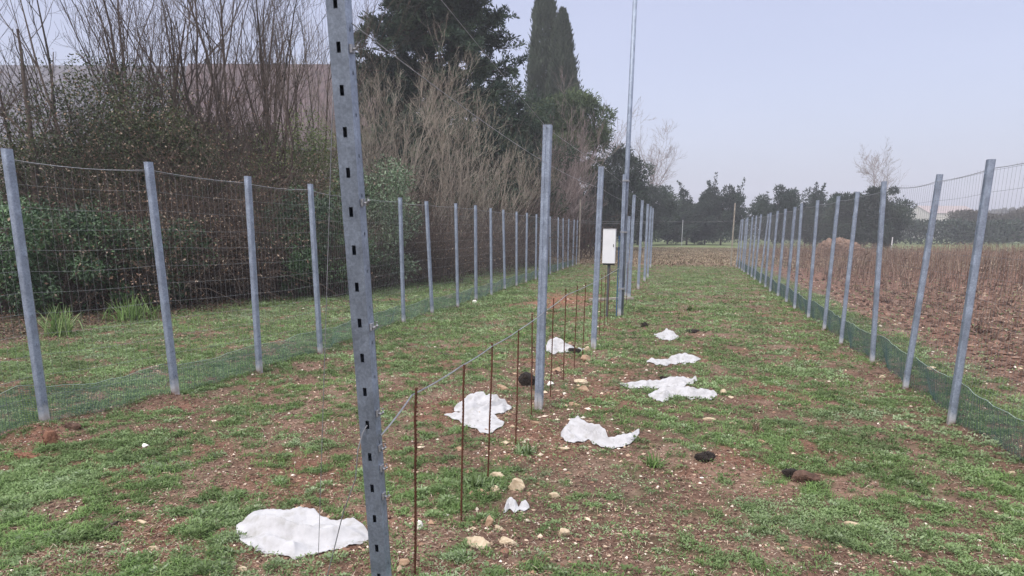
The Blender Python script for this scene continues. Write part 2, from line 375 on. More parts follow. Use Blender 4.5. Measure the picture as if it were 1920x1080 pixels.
# ---------------------------------------------------------------- ground: one sheet
def axis(lo, f0, f1, hi, step, k):
    a = list(np.arange(f0, f1, step)); s = step; v = a[-1]
    while v < hi: s *= k; v += s; a.append(min(v, hi))
    s = step; v = f0; l = []
    while v > lo: s *= k; v -= s; l.append(max(v, lo))
    return np.array(l[::-1] + a)
gx = axis(-560, -6.6, 4.6, 560, .04, 1.09); gy = axis(-60, 2.0, 13, 640, .04, 1.045)
XX, YY = np.meshgrid(gx, gy); ZZ = hgt(XX, YY)
nx, ny = len(gx), len(gy)
V = np.stack([XX, YY, ZZ], -1).reshape(-1, 3)
I = (np.arange(ny - 1)[:, None] * nx + np.arange(nx - 1)[None]).ravel()
me = mesh('ground', V, [np.stack([I, I + 1, I + nx + 1, I + nx], -1)], smooth=True)
x, y = V[:, 0], V[:, 1]
cv = cover(x, y)[:, None]
soil = np.array([.130, .080, .060]) * np.ones((len(V), 1))
red = np.array([.165, .083, .058]); pale = np.array([.22, .15, .115]); green = np.array([.075, .10, .045]); tan = np.array([.225, .165, .11]); wood = np.array([.05, .04, .03])
soil = soil + (red - soil) * (sstep(.5, .7, fbm(x * 1.1, y * 1.1, 91, 3)))[:, None] * .8
soil = soil + (pale - soil) * (sstep(.5, .72, fbm(x * 2.3, y * 2.3, 19, 3)))[:, None] * .6
p_ = g(1050, 562); soil = soil + (np.array([.22, .10, .065]) - soil) * blob(x, y, p_[0], p_[1], .8, 2.2)[:, None] * .9
soil = soil + (np.array([.155, .085, .065]) - soil) * (sstep(3.2, 4.2, x))[:, None] * .8
for (px_, py_, rx_, ry_, a_) in [(1150, 920, .34, .35, .8), (1120, 960, .2, .15, .8), (1060, 1010, .5, .2, .4), (1260, 790, .3, .25, .6), (640, 1050, .25, .15, .8), (960, 780, .25, .3, .5), (1290, 1010, .5, .2, .4)]:
    p_ = g(px_, py_); soil = soil + (np.array([.075, .045, .036]) - soil) * (blob(x, y, p_[0], p_[1], rx_, ry_) * a_ * sstep(.35, .6, fbm(x * 9, y * 9, 66, 2)))[:, None]
col = soil + (green - soil) * np.clip(cv * 1.1 - .2, 0, .8)
far = (sstep(34, 40, y) * (1 - sstep(62, 70, y)))[:, None]
col = col + (tan - col) * far * .8
ff = sstep(68, 76, y)[:, None]; col = col + (np.array([.13, .165, .075]) - col) * ff * .85
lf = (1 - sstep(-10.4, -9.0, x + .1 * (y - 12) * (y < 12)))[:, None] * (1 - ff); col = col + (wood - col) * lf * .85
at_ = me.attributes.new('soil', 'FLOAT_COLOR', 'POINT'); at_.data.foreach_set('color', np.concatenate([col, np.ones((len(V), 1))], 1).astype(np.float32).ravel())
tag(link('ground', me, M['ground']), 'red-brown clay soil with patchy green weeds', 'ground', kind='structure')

# ---------------------------------------------------------------- where the white cloths lie (outlines; built further down)
CLOTHS = []
def cloth(*a, **k): CLOTHS.append((a, k))
cloth('largest white sheet, flat and round-ended, left of the leaning post', [(443, 990), (455, 983), (478, 962), (530, 958), (590, 958), (601, 970), (618, 976), (662, 977), (680, 988), (694, 1006)],
      [(443, 1004), (452, 1022), (480, 1040), (520, 1045), (552, 1053), (580, 1044), (610, 1036), (655, 1028), (675, 1022), (694, 1012)], .8, 2.0, .026, 3, fold=6, dirx=-.2)
cloth('rounded white cloth, rear half of the crumpled pair behind the nearest rods', [(851, 768), (862, 757), (876, 745), (902, 737), (912, 744), (930, 745), (947, 752), (960, 766)],
      [(851, 772), (870, 775), (900, 776), (930, 778), (946, 776), (960, 768)], .6, 1.6, .02, 5, dirx=1.0)
cloth('pointed white cloth, front half of the crumpled pair behind the nearest rods', [(832, 778), (850, 777), (880, 772), (915, 774), (930, 782), (946, 793)],
      [(832, 780), (860, 790), (876, 800), (895, 807), (916, 811), (935, 802), (946, 795)], .78, 1.6, .018, 6, dirx=.3)
cloth('long crumpled white cloth with a raised left hump and a thin tail to the right', [(1051, 812), (1062, 800), (1070, 788), (1083, 783), (1100, 795), (1120, 800), (1135, 808), (1141, 818), (1165, 816), (1185, 813), (1199, 808)],
      [(1051, 818), (1064, 830), (1085, 831), (1102, 826), (1115, 834), (1130, 840), (1160, 843), (1180, 834), (1199, 816)], .66, 1.6, .022, 8, dirx=-.6)
cloth('puffed white bundle between the second and third middle posts', [(1024, 648), (1030, 639), (1042, 635), (1055, 640), (1062, 647), (1072, 650), (1080, 657)],
      [(1024, 661), (1035, 664), (1055, 664), (1068, 663), (1080, 660)], .35, 1.4, .02, 9)
cloth('smooth white cloth lying alone, a low hump on its right side', [(1212, 677), (1224, 672), (1240, 673), (1255, 671), (1268, 664), (1282, 662), (1300, 666), (1314, 672)],
      [(1212, 681), (1228, 684), (1248, 686), (1270, 682), (1296, 680), (1314, 675)], .62, 1.3, .015, 11)
cloth('thin ragged white cloth, the rear one of the overlapping pair', [(1162, 721), (1180, 719), (1200, 712), (1212, 714), (1236, 714), (1260, 709), (1280, 707), (1296, 711), (1303, 706), (1308, 716)],
      [(1162, 724), (1180, 730), (1210, 732), (1240, 727), (1262, 727), (1290, 724), (1308, 718)], .66, 1.3, .016, 12)
cloth('thick rumpled white cloth, the front one of the overlapping pair', [(1215, 741), (1232, 731), (1240, 724), (1262, 727), (1290, 727), (1310, 732), (1338, 733), (1345, 741)],
      [(1215, 744), (1228, 752), (1245, 755), (1262, 745), (1290, 747), (1312, 751), (1334, 750), (1345, 743)], .62, 1.3, .018, 13)
cloth('smallest pinkish white cloth scrap, farthest away on the grass', [(1226, 628), (1240, 626), (1250, 617), (1262, 623), (1273, 634)], [(1226, 630), (1236, 637), (1252, 639), (1264, 638), (1273, 636)], .6, 1.2, .015, 14)
cloth('tiny white rag, left one of two scraps by the pale stones', [(944, 960), (950, 938), (960, 934), (968, 942), (974, 955)], [(944, 962), (955, 955), (965, 962), (974, 958)], .6, 1.4, .012, 15)
cloth('tiny white rag, right one of two scraps by the pale stones', [(972, 953), (978, 941), (985, 938), (993, 950)], [(972, 957), (980, 960), (988, 960), (993, 954)], .6, 1.4, .012, 16)
cloth('flat white tail of fabric poking out behind the black lump', [(1083, 655), (1098, 656), (1106, 658)], [(1083, 660), (1098, 661), (1106, 660)], .7, 1.2, .006, 17)

# ---------------------------------------------------------------- ground cover (uncountable)
rng = np.random.default_rng(4)
def visible(x, y, mar=60):
    c = np.stack([x, y, np.zeros_like(x) - EYE], -1) @ RM
    z = c[:, 2]; u = CX + F * c[:, 0] / z; v = CY + F * c[:, 1] / z
    return (z > .5) & (u > -mar * 1.5) & (u < 1920 + mar * 1.5) & (v < 1080 + mar * 2)
def scatter(n, y0, y1, xmin=-11.5, xmax=16.0, pw=1.0):
    """ground points, density ~ 1/y^(1+pw) per area, i.e. even in the picture"""
    u = rng.random(n); a = y0 ** -pw; b_ = y1 ** -pw
    y = (a + (b_ - a) * u) ** (-1 / pw)
    x0 = np.maximum(xmin, -1.3 * y - 1.5); x1 = np.minimum(xmax, .55 * y + .6)
    x = x0 + (x1 - x0) * rng.random(n)
    k = visible(x, y); x, y = x[k], y[k]                # nothing grows through the cloths
    c = np.stack([x, y, np.zeros_like(x) - EYE], -1) @ RM; u = CX + F * c[:, 0] / c[:, 2]; v = CY + F * c[:, 1] / c[:, 2]; k = np.ones(len(x), bool)
    for (a_, _k) in CLOTHS:
        tp_, bt_ = np.array(a_[1]), np.array(a_[2]); k &= ~((u > tp_[0, 0] + 3) & (u < tp_[-1, 0] - 3) & (v > np.interp(u, tp_[:, 0], tp_[:, 1]) - 2) & (v < np.interp(u, bt_[:, 0], bt_[:, 1]) - 2.5))
    return x[k], y[k]

# (a) grass blades
def blades(x, y, h, lean, wd, spread):
    M_ = len(x); z = hgt(x, y)
    az = rng.random(M_) * 2 * np.pi; d = np.stack([np.cos(az), np.sin(az), np.zeros(M_)], -1); s = np.stack([-d[:, 1], d[:, 0], d[:, 2]], -1)
    b0 = np.stack([x, y, z - .004], -1) + spread[:, None] * rng.normal(size=(M_, 3)) * [1, 1, 0]
    ln = (h * lean)[:, None]; up = np.array([0, 0, 1.])
    mid = b0 + d * ln * .35 + up * (h * .62)[:, None]; tip = b0 + d * ln + up * (h * (1.0 - .35 * lean))[:, None]
    w_ = wd[:, None] / 2
    V = np.stack([b0 - s * w_ * .8, b0 + s * w_ * .8, mid + s * w_, mid - s * w_, tip], 1).reshape(-1, 3)
    i = np.arange(M_)[:, None] * 5
    return V, i + np.array([[0, 1, 2, 3]]), i + np.array([[3, 2, 4]])
sx, sy = scatter(175000, 2.2, 60, pw=.75)
cvv = cover(sx, sy); gtype = fbm(sx * 1.3, sy * 1.3, 123, 3)
keep = rng.random(len(sx)) < np.clip((cvv - .41) * 2.8, .02, 1) * (.12 + .75 * sstep(.40, .60, gtype))
sx, sy = sx[keep], sy[keep]
per = 7
sc = np.repeat(np.clip(sy / 6, .8, 3.2) ** .75, per)
pf = np.array([(XR, 4.84 + 1.45 * i) for i in range(19)] + [(-4.6, 4.23 + 1.4 * i) for i in range(20)] + [(-1.2, 5.76), (-1.2, 9.08), (-1.15, 12.7), (-1.16, 2.5)] + [(-1.12, 3.33), (-1.13, 3.96), (-1.13, 4.7)])
pf = np.repeat(pf, 26, 0) + rng.normal(size=(len(pf) * 26, 2)) * .085
sx = np.concatenate([sx, pf[:, 0]]); sy = np.concatenate([sy, pf[:, 1]]); sc = np.repeat(np.clip(sy / 6, .8, 3.2) ** .75, per)
X_ = np.repeat(sx, per); Y_ = np.repeat(sy, per)
hh = (.014 + .036 * rng.random(len(X_)) ** 1.5) * np.repeat(.6 + .8 * rng.random(len(sx)), per) * sc ** .35
V, F4, F3 = blades(X_, Y_, hh, .5 + .9 * rng.random(len(X_)), (.0032 + .003 * rng.random(len(X_))) * sc ** 1.1, .018 * sc)
tr_ = np.repeat(rng.random(len(sx)), per) * .6 + .4 * rng.random(len(X_))
print('blades', len(X_))
gm = mesh('grass', V, [F4, F3], rnd=np.concatenate([tr_, tr_]))
tag(link('grass', gm, M['grass']), 'short patchy green grass on the clay', 'grass', kind='stuff')

# (b) low broad-leaved weeds lying on the soil
sx, sy = scatter(340000, 2.2, 45, pw=.75)
cvv = cover(sx, sy); gtype = fbm(sx * 1.3, sy * 1.3, 123, 3)
keep = rng.random(len(sx)) < np.clip((cvv - .40) * 2.6, .07, 1) * (1 - .5 * sstep(.46, .62, gtype))
sx, sy = sx[keep], sy[keep]; per = 4
sc = np.repeat(np.clip(sy / 5, .8, 3.0) ** .8, per)
X_ = np.repeat(sx, per); Y_ = np.repeat(sy, per); n_ = len(X_)
X_ = X_ + rng.normal(size=n_) * .012 * sc; Y_ = Y_ + rng.normal(size=n_) * .012 * sc
az = rng.random(n_) * 2 * np.pi; el = rng.random(n_) * 1.0
d = np.stack([np.cos(az) * np.cos(el), np.sin(az) * np.cos(el), np.sin(el)], -1)
up = norm(np.array([0, 0, 1.]) + .35 * rng.normal(size=(n_, 3)))
c = np.stack([X_, Y_, hgt(X_, Y_) + .002 + .016 * rng.random(n_) ** 2], -1)
V, F4 = leafquads(c, d, up, (.010 + .016 * rng.random(n_)) * sc, (.006 + .008 * rng.random(n_)) * sc, .05)
pt = np.repeat(np.clip(fbm(sx * 2.2, sy * 2.2, 200, 2) + .25 * (rng.random(len(sx)) - .5), 0, 1), per)
print('weeds', n_)
tag(link('low_weeds', mesh('low_weeds', V, [F4], rnd=pt), M['weed']), 'low leafy green weeds spreading over the clay', 'weeds', kind='stuff')

# (b2) leafy cushions
sx, sy = scatter(16000, 2.2, 34, pw=.8); cvv = cover(sx, sy); keep = rng.random(len(sx)) < np.clip((cvv - .37) * 2.4, .07, 1); sx, sy = sx[keep], sy[keep]; nc = len(sx); per = 46
R_ = (.018 + .05 * rng.random(nc) ** 2) * np.clip(sy / 5, .8, 2.6) ** .6; idx = np.repeat(np.arange(nc), per); n_ = len(idx)
az = rng.random(n_) * 6.283; rr = rng.random(n_) ** .6; v_ = np.stack([np.cos(az) * rr, np.sin(az) * rr, .55 * np.sqrt(np.maximum(0, 1 - rr ** 2)) * rng.random(n_) ** .4], -1)
c = v_ * R_[idx][:, None]; c[:, 0] += sx[idx]; c[:, 1] += sy[idx]; c[:, 2] += hgt(sx, sy)[idx] - .002
d = norm(np.c_[np.cos(az), np.sin(az), .25 + .9 * rng.random(n_)]); up = norm(np.array([0, 0, 1.]) + .5 * rng.normal(size=(n_, 3))); up = norm(up - d * (up * d).sum(-1, keepdims=True))
V, F4 = leafquads(c, d, up, (.28 + .35 * rng.random(n_)) * np.minimum(R_[idx], .05), (.12 + .2 * rng.random(n_)) * np.minimum(R_[idx], .05), .08)
pt = np.clip(rng.random(nc)[idx] * .7 + .3 * rng.random(n_), 0, 1)
print('cushions', n_)
tag(link('leafy_ground_cover', mesh('leafy_ground_cover', V, [F4], rnd=pt), M['weed']), 'small cushions of leafy green ground cover', 'weeds', kind='stuff')
# (c) straw, (d) gravel, (e) soil crumbs
sx, sy = scatter(95000, 2.2, 45, pw=.8)
keep = rng.random(len(sx)) < np.clip(.95 - .9 * cover(sx, sy), .25, 1); sx, sy = sx[keep], sy[keep]; n_ = len(sx)
az = rng.random(n_) * 2 * np.pi; d = norm(np.stack([np.cos(az), np.sin(az), .25 * rng.normal(size=n_)], -1)); sc = np.clip(sy / 5, .8, 3) ** .8
V, F4 = leafquads(np.stack([sx, sy, hgt(sx, sy) + .004 + .006 * rng.random(n_)], -1), d, np.broadcast_to([0, 0, 1.], (n_, 3)), (.015 + .05 * rng.random(n_) ** 2) * sc, (.002 + .004 * rng.random(n_)) * sc, .08)
tag(link('straw_litter', mesh('straw_litter', V, [F4], rnd=rng.random(n_)), M['straw']), 'dry straw scraps strewn over the soil', 'straw', kind='stuff')
OCT = np.array([(1, 0, 0), (0, 1, 0), (-1, 0, 0), (0, -1, 0), (0, 0, 1), (0, 0, -1)], float)
OF = np.array([(0, 1, 4), (1, 2, 4), (2, 3, 4), (3, 0, 4), (1, 0, 5), (2, 1, 5), (3, 2, 5), (0, 3, 5)])
def lumps(sx, sy, r, flat=.6, sink=.3):
    n_ = len(sx); S = r[:, None] * (.6 + .8 * rng.random((n_, 3))) * [1, 1, flat]; a = rng.random(n_) * 6.28
    P = OCT[None] * S[:, None] * (.75 + .5 * rng.random((n_, 6, 1)))
    x_ = P[..., 0] * np.cos(a)[:, None] - P[..., 1] * np.sin(a)[:, None]; y_ = P[..., 0] * np.sin(a)[:, None] + P[..., 1] * np.cos(a)[:, None]
    P = np.stack([x_, y_, P[..., 2]], -1) + np.stack([sx, sy, hgt(sx, sy) + r * flat * (1 - sink) * .5], -1)[:, None]
    return P.reshape(-1, 3), (np.arange(n_)[:, None, None] * 6 + OF[None]).reshape(-1, 3)
sx, sy = scatter(75000, 2.2, 36, pw=.8)
keep = rng.random(len(sx)) < np.clip(1.15 - 1.4 * cover(sx, sy), .03, 1) * (.3 + 1.1 * fbm(sx * 3, sy * 3, 55, 2)); sx, sy = sx[keep], sy[keep]; n_ = len(sx)
gr_ = (.0025 + .011 * rng.random(n_) ** 4) * np.clip(sy / 5, .8, 2.5) ** .7
k_ = 420; ex = -1.02 + rng.normal(size=k_) * .36; ey = 2.6 + 7.5 * rng.random(k_) ** 1.2; sx = np.concatenate([sx, ex]); sy = np.concatenate([sy, ey]); gr_ = np.concatenate([gr_, .008 + .018 * rng.random(k_) ** 2]); n_ += k_
k_ = 420; ex = 3.1 + 8 * rng.random(k_) ** 1.5; ey = 6 + 16 * rng.random(k_); sx = np.concatenate([sx, ex]); sy = np.concatenate([sy, ey]); gr_ = np.concatenate([gr_, .012 + .03 * rng.random(k_) ** 2]); n_ += k_
V, F3 = lumps(sx, sy, gr_)
tag(link('gravel', mesh('gravel', V, [F3], rnd=np.repeat(rng.random(n_) ** 1.3, 8)), M['gravel']), 'small pale pebbles scattered in the red-brown soil', 'gravel', kind='stuff')
sx, sy = scatter(150000, 2.2, 42, pw=.8)
keep = rng.random(len(sx)) < np.clip(1.1 - 1.25 * cover(sx, sy), .05, 1); sx, sy = sx[keep], sy[keep]; n_ = len(sx)
infield = sstep(3.2, 3.8, sx)
V, F3 = lumps(sx, sy, (.003 + .012 * rng.random(n_) ** 3) * np.clip(sy / 5, .8, 2.5) ** .7 * (1 + 1.3 * infield))
tag(link('soil_crumbs', mesh('soil_crumbs', V, [F3], rnd=np.repeat(rng.random(n_), 8)), M['clods']), 'crumbs and clods of red-brown soil', 'soil', kind='stuff')

# ---------------------------------------------------------------- wires and fences
def sag(a, b_, s, n=7):
    t = np.linspace(0, 1, n)[:, None]; a = np.array(a, float); b_ = np.array(b_, float)
    P = a * (1 - t) + b_ * t; P[:, 2] -= (4 * s * t * (1 - t))[:, 0]; return P
def post_profile():
    w2, d2, r = .034, .026, .014; P = []
    for cx_, cy_, a0 in ((w2 - r, d2 - r, 0), (-w2 + r, d2 - r, 90), (-w2 + r, -d2 + r, 180), (w2 - r, -d2 + r, 270)):
        for k in range(5):
            a = rad(a0 + k * 22.5); P.append((cx_ + r * math.cos(a), cy_ + r * math.sin(a)))
    return np.array(P)
def post_mesh(h):
    """rolled steel profile, open at the top, with a groove and lugs"""
    P = post_profile(); mb = MB(); n = len(P)
    def ring(s, z): return np.c_[P * s, np.full(n, z)]
    mb.loft([ring(1, -.15), ring(1, h)], cap=False)
    mb.loft([ring(1, h), ring(.86, h), ring(.86, h - .25)], cap=False)
    mb.add(ring(.86, h - .25), [tuple(range(n))])
    for k in range(9):                                  # small wire lugs down one face
        z = .18 + k * .225
        mb.box(-.004, .004, -.032, -.0255, z, z + .018)
    return mesh('post', np.concatenate(mb.V), [np.array(v) for v in mb.F.values()])
def fence(name, label, xs, h, side, seed, netx, nstep=.016, nh=.36):
    """xs: list of (x,y) of the posts; side +1/-1 towards which the netting stands off"""
    r = np.random.default_rng(seed)
    root = empty(name, (xs[0][0], xs[0][1], 0)); tag(root, label, 'fence'); ox, oy = xs[0]
    pm = post_mesh(h)
    for i, (px, py) in enumerate(xs):
        o = link('post', pm, M['galv'], root); o.location = (px - ox, py - oy, float(hgt(px, py)) - .01)
        o.rotation_euler = (r.normal() * .014, r.normal() * .015, rad(90) + r.normal() * .12 + (math.pi if side > 0 else 0))
    # top wire and welded mesh, bay by bay
    tw = MB(); HV = []; HR = []
    xw = .036 * side
    ext = [(xs[0][0], xs[0][1] - 1.45)] + list(xs)
    for a, b_ in zip(ext[:-1], ext[1:]):
        za, zb = float(hgt(*a)), float(hgt(*b_)); s_ = .012 + .02 * r.random()
        tw.tube(sag((a[0] - ox + xw, a[1] - oy, za + h - .075), (b_[0] - ox + xw, b_[1] - oy, zb + h - .075), s_), .0026, 4, False)
        for k in range(12):
            z = h - .09 - .16 * k
            if z < .05: break
            HV.append(sag((a[0] - ox + xw, a[1] - oy, za + z), (b_[0] - ox + xw, b_[1] - oy, zb + z), s_ * .6 + .004 * r.normal())); HR.append(np.full(7, .00115))
    V1, F1 = tubes(np.array(HV), np.array(HR), 3)
    y0, y1 = ext[0][1], xs[-1][1]; ys = np.arange(y0, y1, .066); ys = ys + r.normal(size=len(ys)) * .003
    xi = np.interp(ys, [p[1] for p in ext], [p[0] for p in ext]); zi = hgt(xi, ys)
    n = len(ys); P = np.zeros((n, 4, 3)); zz = np.linspace(.02, h - .085, 4)
    bow = .012 * np.sin(ys * 2.1)[:, None] * np.sin(np.linspace(0, np.pi, 4))[None]
    P[..., 0] = (xi - ox + xw)[:, None] + bow; P[..., 1] = (ys - oy)[:, None]; P[..., 2] = zi[:, None] + zz
    V2, F2 = tubes(P, np.full((n, 4), .0009), 3)
    link('wire_mesh', mesh('wire_mesh', np.concatenate([V1, V2]), [np.concatenate([F1, F2 + len(V1)])]), M['mesh_wire'], root)
    tw.build('top_wire', M['wire'], root)
    # green netting along the foot, with its border cord
    xo = netx
    def wav(yv): return .03 * np.sin(yv * 3.3 + seed) + .02 * np.sin(yv * 7.9)
    ypost = np.array([p[1] for p in ext]); 
    def toph(yv):
        i = np.clip(np.searchsorted(ypost, yv) - 1, 0, len(ypost) - 2); t = (yv - ypost[i]) / (ypost[i + 1] - ypost[i]); return nh - .045 * 4 * t * (1 - t) * (.1 + 1.2 * vnoise(i * 3.7, i * 0.0, 8)) + .02 * (vnoise(yv * 1.7, yv * 0, 6) - .5)
    ys = np.arange(y0, y1, nstep); xi = np.interp(ys, [p[1] for p in ext], [p[0] for p in ext]); zi = hgt(xi, ys); n = len(ys)
    k = 6; tt = np.linspace(0, 1, k)[None]
    P = np.zeros((n, k, 3)); P[..., 0] = (xi - ox)[:, None] + xo + wav(ys)[:, None] * (1 - tt) * 1.3 + side * .05 * (1 - tt); P[..., 1] = (ys - oy)[:, None] + .004 * r.normal(size=(n, 1)); P[..., 2] = zi[:, None] + tt * toph(ys)[:, None] - .01
    V1, F1 = tubes(P, np.full((n, k), .0015), 3)
    ys2 = np.arange(y0, y1, .12); xi = np.interp(ys2, [p[1] for p in ext], [p[0] for p in ext]); zi = hgt(xi, ys2); m2 = len(ys2)
    tt = np.linspace(0, 1, 22)[:, None]
    Q = np.zeros((22, m2, 3)); Q[..., 0] = (xi - ox)[None] + xo + wav(ys2)[None] * (1 - tt) * 1.3 + side * .05 * (1 - tt); Q[..., 1] = (ys2 - oy)[None]; Q[..., 2] = zi[None] + tt * toph(ys2)[None] - .01
    V2, F2 = tubes(Q, np.full((22, m2), .0016), 3)
    net = link('green_netting', mesh('green_netting', np.concatenate([V1, V2]), [np.concatenate([F1, F2 + len(V1)])]), M['net'], root)
    mb = MB(); mb.tube(Q[-1] + [0, 0, .003], .003, 5, False); mb.build('border_cord', M['netrope'], net)
    return root
def jit(seed, n, s): return np.random.default_rng(seed).normal(size=n) * s
ry = [6.19, 7.56, 8.89, 10.5, 11.95, 13.5, 15.0, 16.5, 18.0, 19.4, 20.9, 22.4, 23.9, 25.4, 26.9, 28.4, 29.9, 31.4, 32.9]
rf = [(4.84 * 0 + XR, 4.8)] + [(XR + (0.02 if i % 3 else -.01), y_) for i, y_ in enumerate(ry)]
ly = [4.23, 5.33, 6.52, 7.75, 9.2, 10.94, 12.33, 13.5, 14.85, 16.2, 17.8, 19.2, 20.6, 22.0, 23.5, 25.0, 27.0, 28.5, 30.0, 31.3, 32.6]
lx = [-4.83, -4.53, -4.44, -4.39, -4.5, -4.6, -4.6, -4.48, -4.5, -4.52, -4.6, -4.62, -4.66, -4.66, -4.7, -4.76, -4.85, -4.9, -4.95, -4.95, -4.98]
fence('wire_fence', 'long wire mesh fence of steel posts on the right, beside the bare brown field', rf, 2.09, 1, 3, .06, .019, .34)
fence('wire_fence', 'long wire mesh fence of steel posts on the left, in front of the bushes', list(zip(lx, ly)), 2.07, -1, 7, -.07, .024, .30)
# timber stakes and cross wires closing the far ends
def stake(px, pz, h, label):
    mb = MB(); mb.loft([[(a * .032, b_ * .032, z) for a, b_ in ((1, .2), (.5, 1), (-.6, .9), (-1, 0), (-.5, -1), (.6, -.8))] for z in (-.2, h * .5, h)])
    o = mb.build('timber_stake', M['wood']); o.location = (px, pz, float(hgt(px, pz))); tag(o, label, 'stake', 'tall timber stakes at the far fence corners'); return o
stake(-5.1, 34.2, 3.05, 'tall pale timber stake at the far end of the left fence')
stake(2.02, 34.2, 2.85, 'tall pale timber stake at the far end of the right fence')
mb = MB()
for z in (2.05, 1.96): mb.tube(sag((-5.1, 34.2, z), (-1.5, 34.0, z), .04), .004, 4, False)
for z in (2.05,): mb.tube(sag((-1.5, 34.0, z), (2.02, 34.2, z), .05), .003, 4, False)
tag(mb.build('end_wire', M['wire']), 'thin wires strung across the far end between the timber stakes', 'wire')

# ---------------------------------------------------------------- the big perforated post
PT = [p for p in [ray(628, 0)]][0]
s_ = XM / PT[0]; top0 = PT * s_ + np.array([0, 0, EYE])            # where the leaning post crosses the top edge of the photo
base0 = np.array([-1.165, 2.44, 0.0])
axis_ = norm((top0 - base0)[None])[0]
HB = 2.75
root = empty('perforated_post', base0)
tag(root, 'thick galvanised post full of slot holes, leaning in the foreground', 'post')
up_ = Vector(axis_); q = Vector((0, 0, 1)).rotation_difference(up_); root.rotation_mode = 'QUATERNION'; root.rotation_quaternion = q
W2, D = .034, .048
mb = MB()
# web with real slots
hz = [(.115 + .134 * k) for k in range(20) if .115 + .134 * k < HB - .05]
zs = [-.25]
for z in hz: zs += [z - .017, z + .017]
zs.append(HB)
xs_ = [-W2, -.0075, .0075, W2]
def grid_panel(mb, xs_, zs, fn, hole, lips):
    nX = len(xs_); V = [fn(x_, z_) for z_ in zs for x_ in xs_]; Fq = []
    for j in range(len(zs) - 1):
        for i in range(nX - 1):
            if hole(i, j): continue
            a = j * nX + i; Fq.append((a, a + 1, a + 1 + nX, a + nX))
    mb.add(V, Fq)
T_ = .003
for yy in (0.0, T_):
    grid_panel(mb, xs_, zs, lambda x_, z_: (x_, yy, z_), lambda i, j: i == 1 and j % 2 == 1, None)
for j, z in enumerate(hz):                                    # slot walls
    a = (-.0075, .0075, z - .017, z + .017)
    mb.add([(a[0], 0, a[2]), (a[0], T_, a[2]), (a[0], T_, a[3]), (a[0], 0, a[3])], [(0, 1, 2, 3)]); mb.add([(a[1], 0, a[2]), (a[1], T_, a[2]), (a[1], T_, a[3]), (a[1], 0, a[3])], [(0, 1, 2, 3)])
    mb.add([(a[0], 0, a[2]), (a[1], 0, a[2]), (a[1], T_, a[2]), (a[0], T_, a[2])], [(0, 1, 2, 3)]); mb.add([(a[0], 0, a[3]), (a[1], 0, a[3]), (a[1], T_, a[3]), (a[0], T_, a[3])], [(0, 1, 2, 3)])
mb.build('front_web', M['galv_shade'], root)
for sgn in (-1, 1):                                           # side flanges with small holes and folded lips
    mb = MB(); ys_ = [.0, .022, .030, D]
    zz = [-.25]
    for z in hz: zz += [z + .05, z + .062]
    zz.append(HB)
    for off in (0, -T_ * sgn):
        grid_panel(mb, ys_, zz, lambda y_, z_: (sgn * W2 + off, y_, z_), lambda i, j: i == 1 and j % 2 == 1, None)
    mb.build('side_flange', M['galv'] if sgn > 0 else M['galv_shade'], root)  # right flange gets the lighter steel, its brighter lit side painted as colour
mb = MB(); mb.box(-W2, W2, D + .0005, D + .0035, -.25, HB); mb.box(-W2 + .001, W2 - .001, .0035, D, HB - .004, HB - .001); mb.build('back_web', M['galv_shade'], root)
def hookm(z, y_=.02):
    mb = MB(); mb.tube([(W2, y_, z), (W2 + .022, y_ - .004, z - .001), (W2 + .030, y_ - .006, z + .008), (W2 + .028, y_ - .006, z + .022)], .0048, 6)
    mb.box(W2 + .001, W2 + .010, y_ - .012, y_ + .012, z - .012, z + .014)
    return mb
for z in (1.17, .83, .685, .60, .48, 1.62, 2.12): hookm(z).build('wire_hook', M['wire'], root)

def ptpost(h):                                                # local frame of the post -> world
    return np.array(root.location) + np.array((q @ Vector((0, 0, h)))[:])
def ppt(x_, y_, z_): return np.array(base0) + np.array((q @ Vector((x_, y_, z_)))[:])

# ---------------------------------------------------------------- middle row: posts
def mid_post(h, w_=.034, d_=.03):
    """C-profile trellis post, open towards the far side, with side notches"""
    mb = MB(); zz = [-.2, h]
    out_ = [(-w_, d_), (-w_, -d_ + .006), (-w_ + .006, -d_), (-.008, -d_), (-.005, -d_ + .005), (.005, -d_ + .005), (.008, -d_), (w_ - .006, -d_), (w_, -d_ + .006), (w_, d_), (w_ - .012, d_), (w_ - .012, d_ - .003), (w_ - .003, d_ - .003),
            (w_ - .003, -d_ + .008), (-w_ + .003, -d_ + .008), (-w_ + .003, d_ - .003), (-w_ + .012, d_ - .003), (-w_ + .012, d_)]
    mb.loft([[(a, b_, z) for a, b_ in out_] for z in zz], cap=False)
    k = .12
    while k < h - .05:
        mb.box(w_, w_ + .005, -.006, .006, k, k + .022); mb.box(-w_ - .005, -w_, -.006, .006, k, k + .022); k += .105
    return mesh('trellis_post', np.concatenate(mb.V), [np.array(v) for v in mb.F.values()])
GP = 'steel posts of the middle row'
tp = mid_post(2.36)
MID = [(-1.18, 5.76, 1.0, 'steel post nearest behind the leaning one, black fuzzy lump at its left', .018),
       (-1.13, 9.08, .985, 'steel post just left of the white cabinet, puffed white bundle near its foot', .012),
       (-1.24, 16.3, 1.0, 'taller of the two close steel posts just right of the tall mast', .01),
       (-1.36, 16.9, .80, 'shorter steel post tucked against its neighbour right of the tall mast', .0),
       (-1.24, 19.4, 1.0, 'middle row steel post two places beyond the tall mast, standing alone', .006),
       (-1.24, 22.3, 1.0, 'leftmost of the three slim posts crowded at the far end of the middle row', .0),
       (-1.25, 24.3, 1.0, 'middle one of the three slim posts crowded at the far end of the middle row', .0),
       (-1.52, 31.5, 1.08, 'rightmost and farthest slim post ending the middle row', .0)]
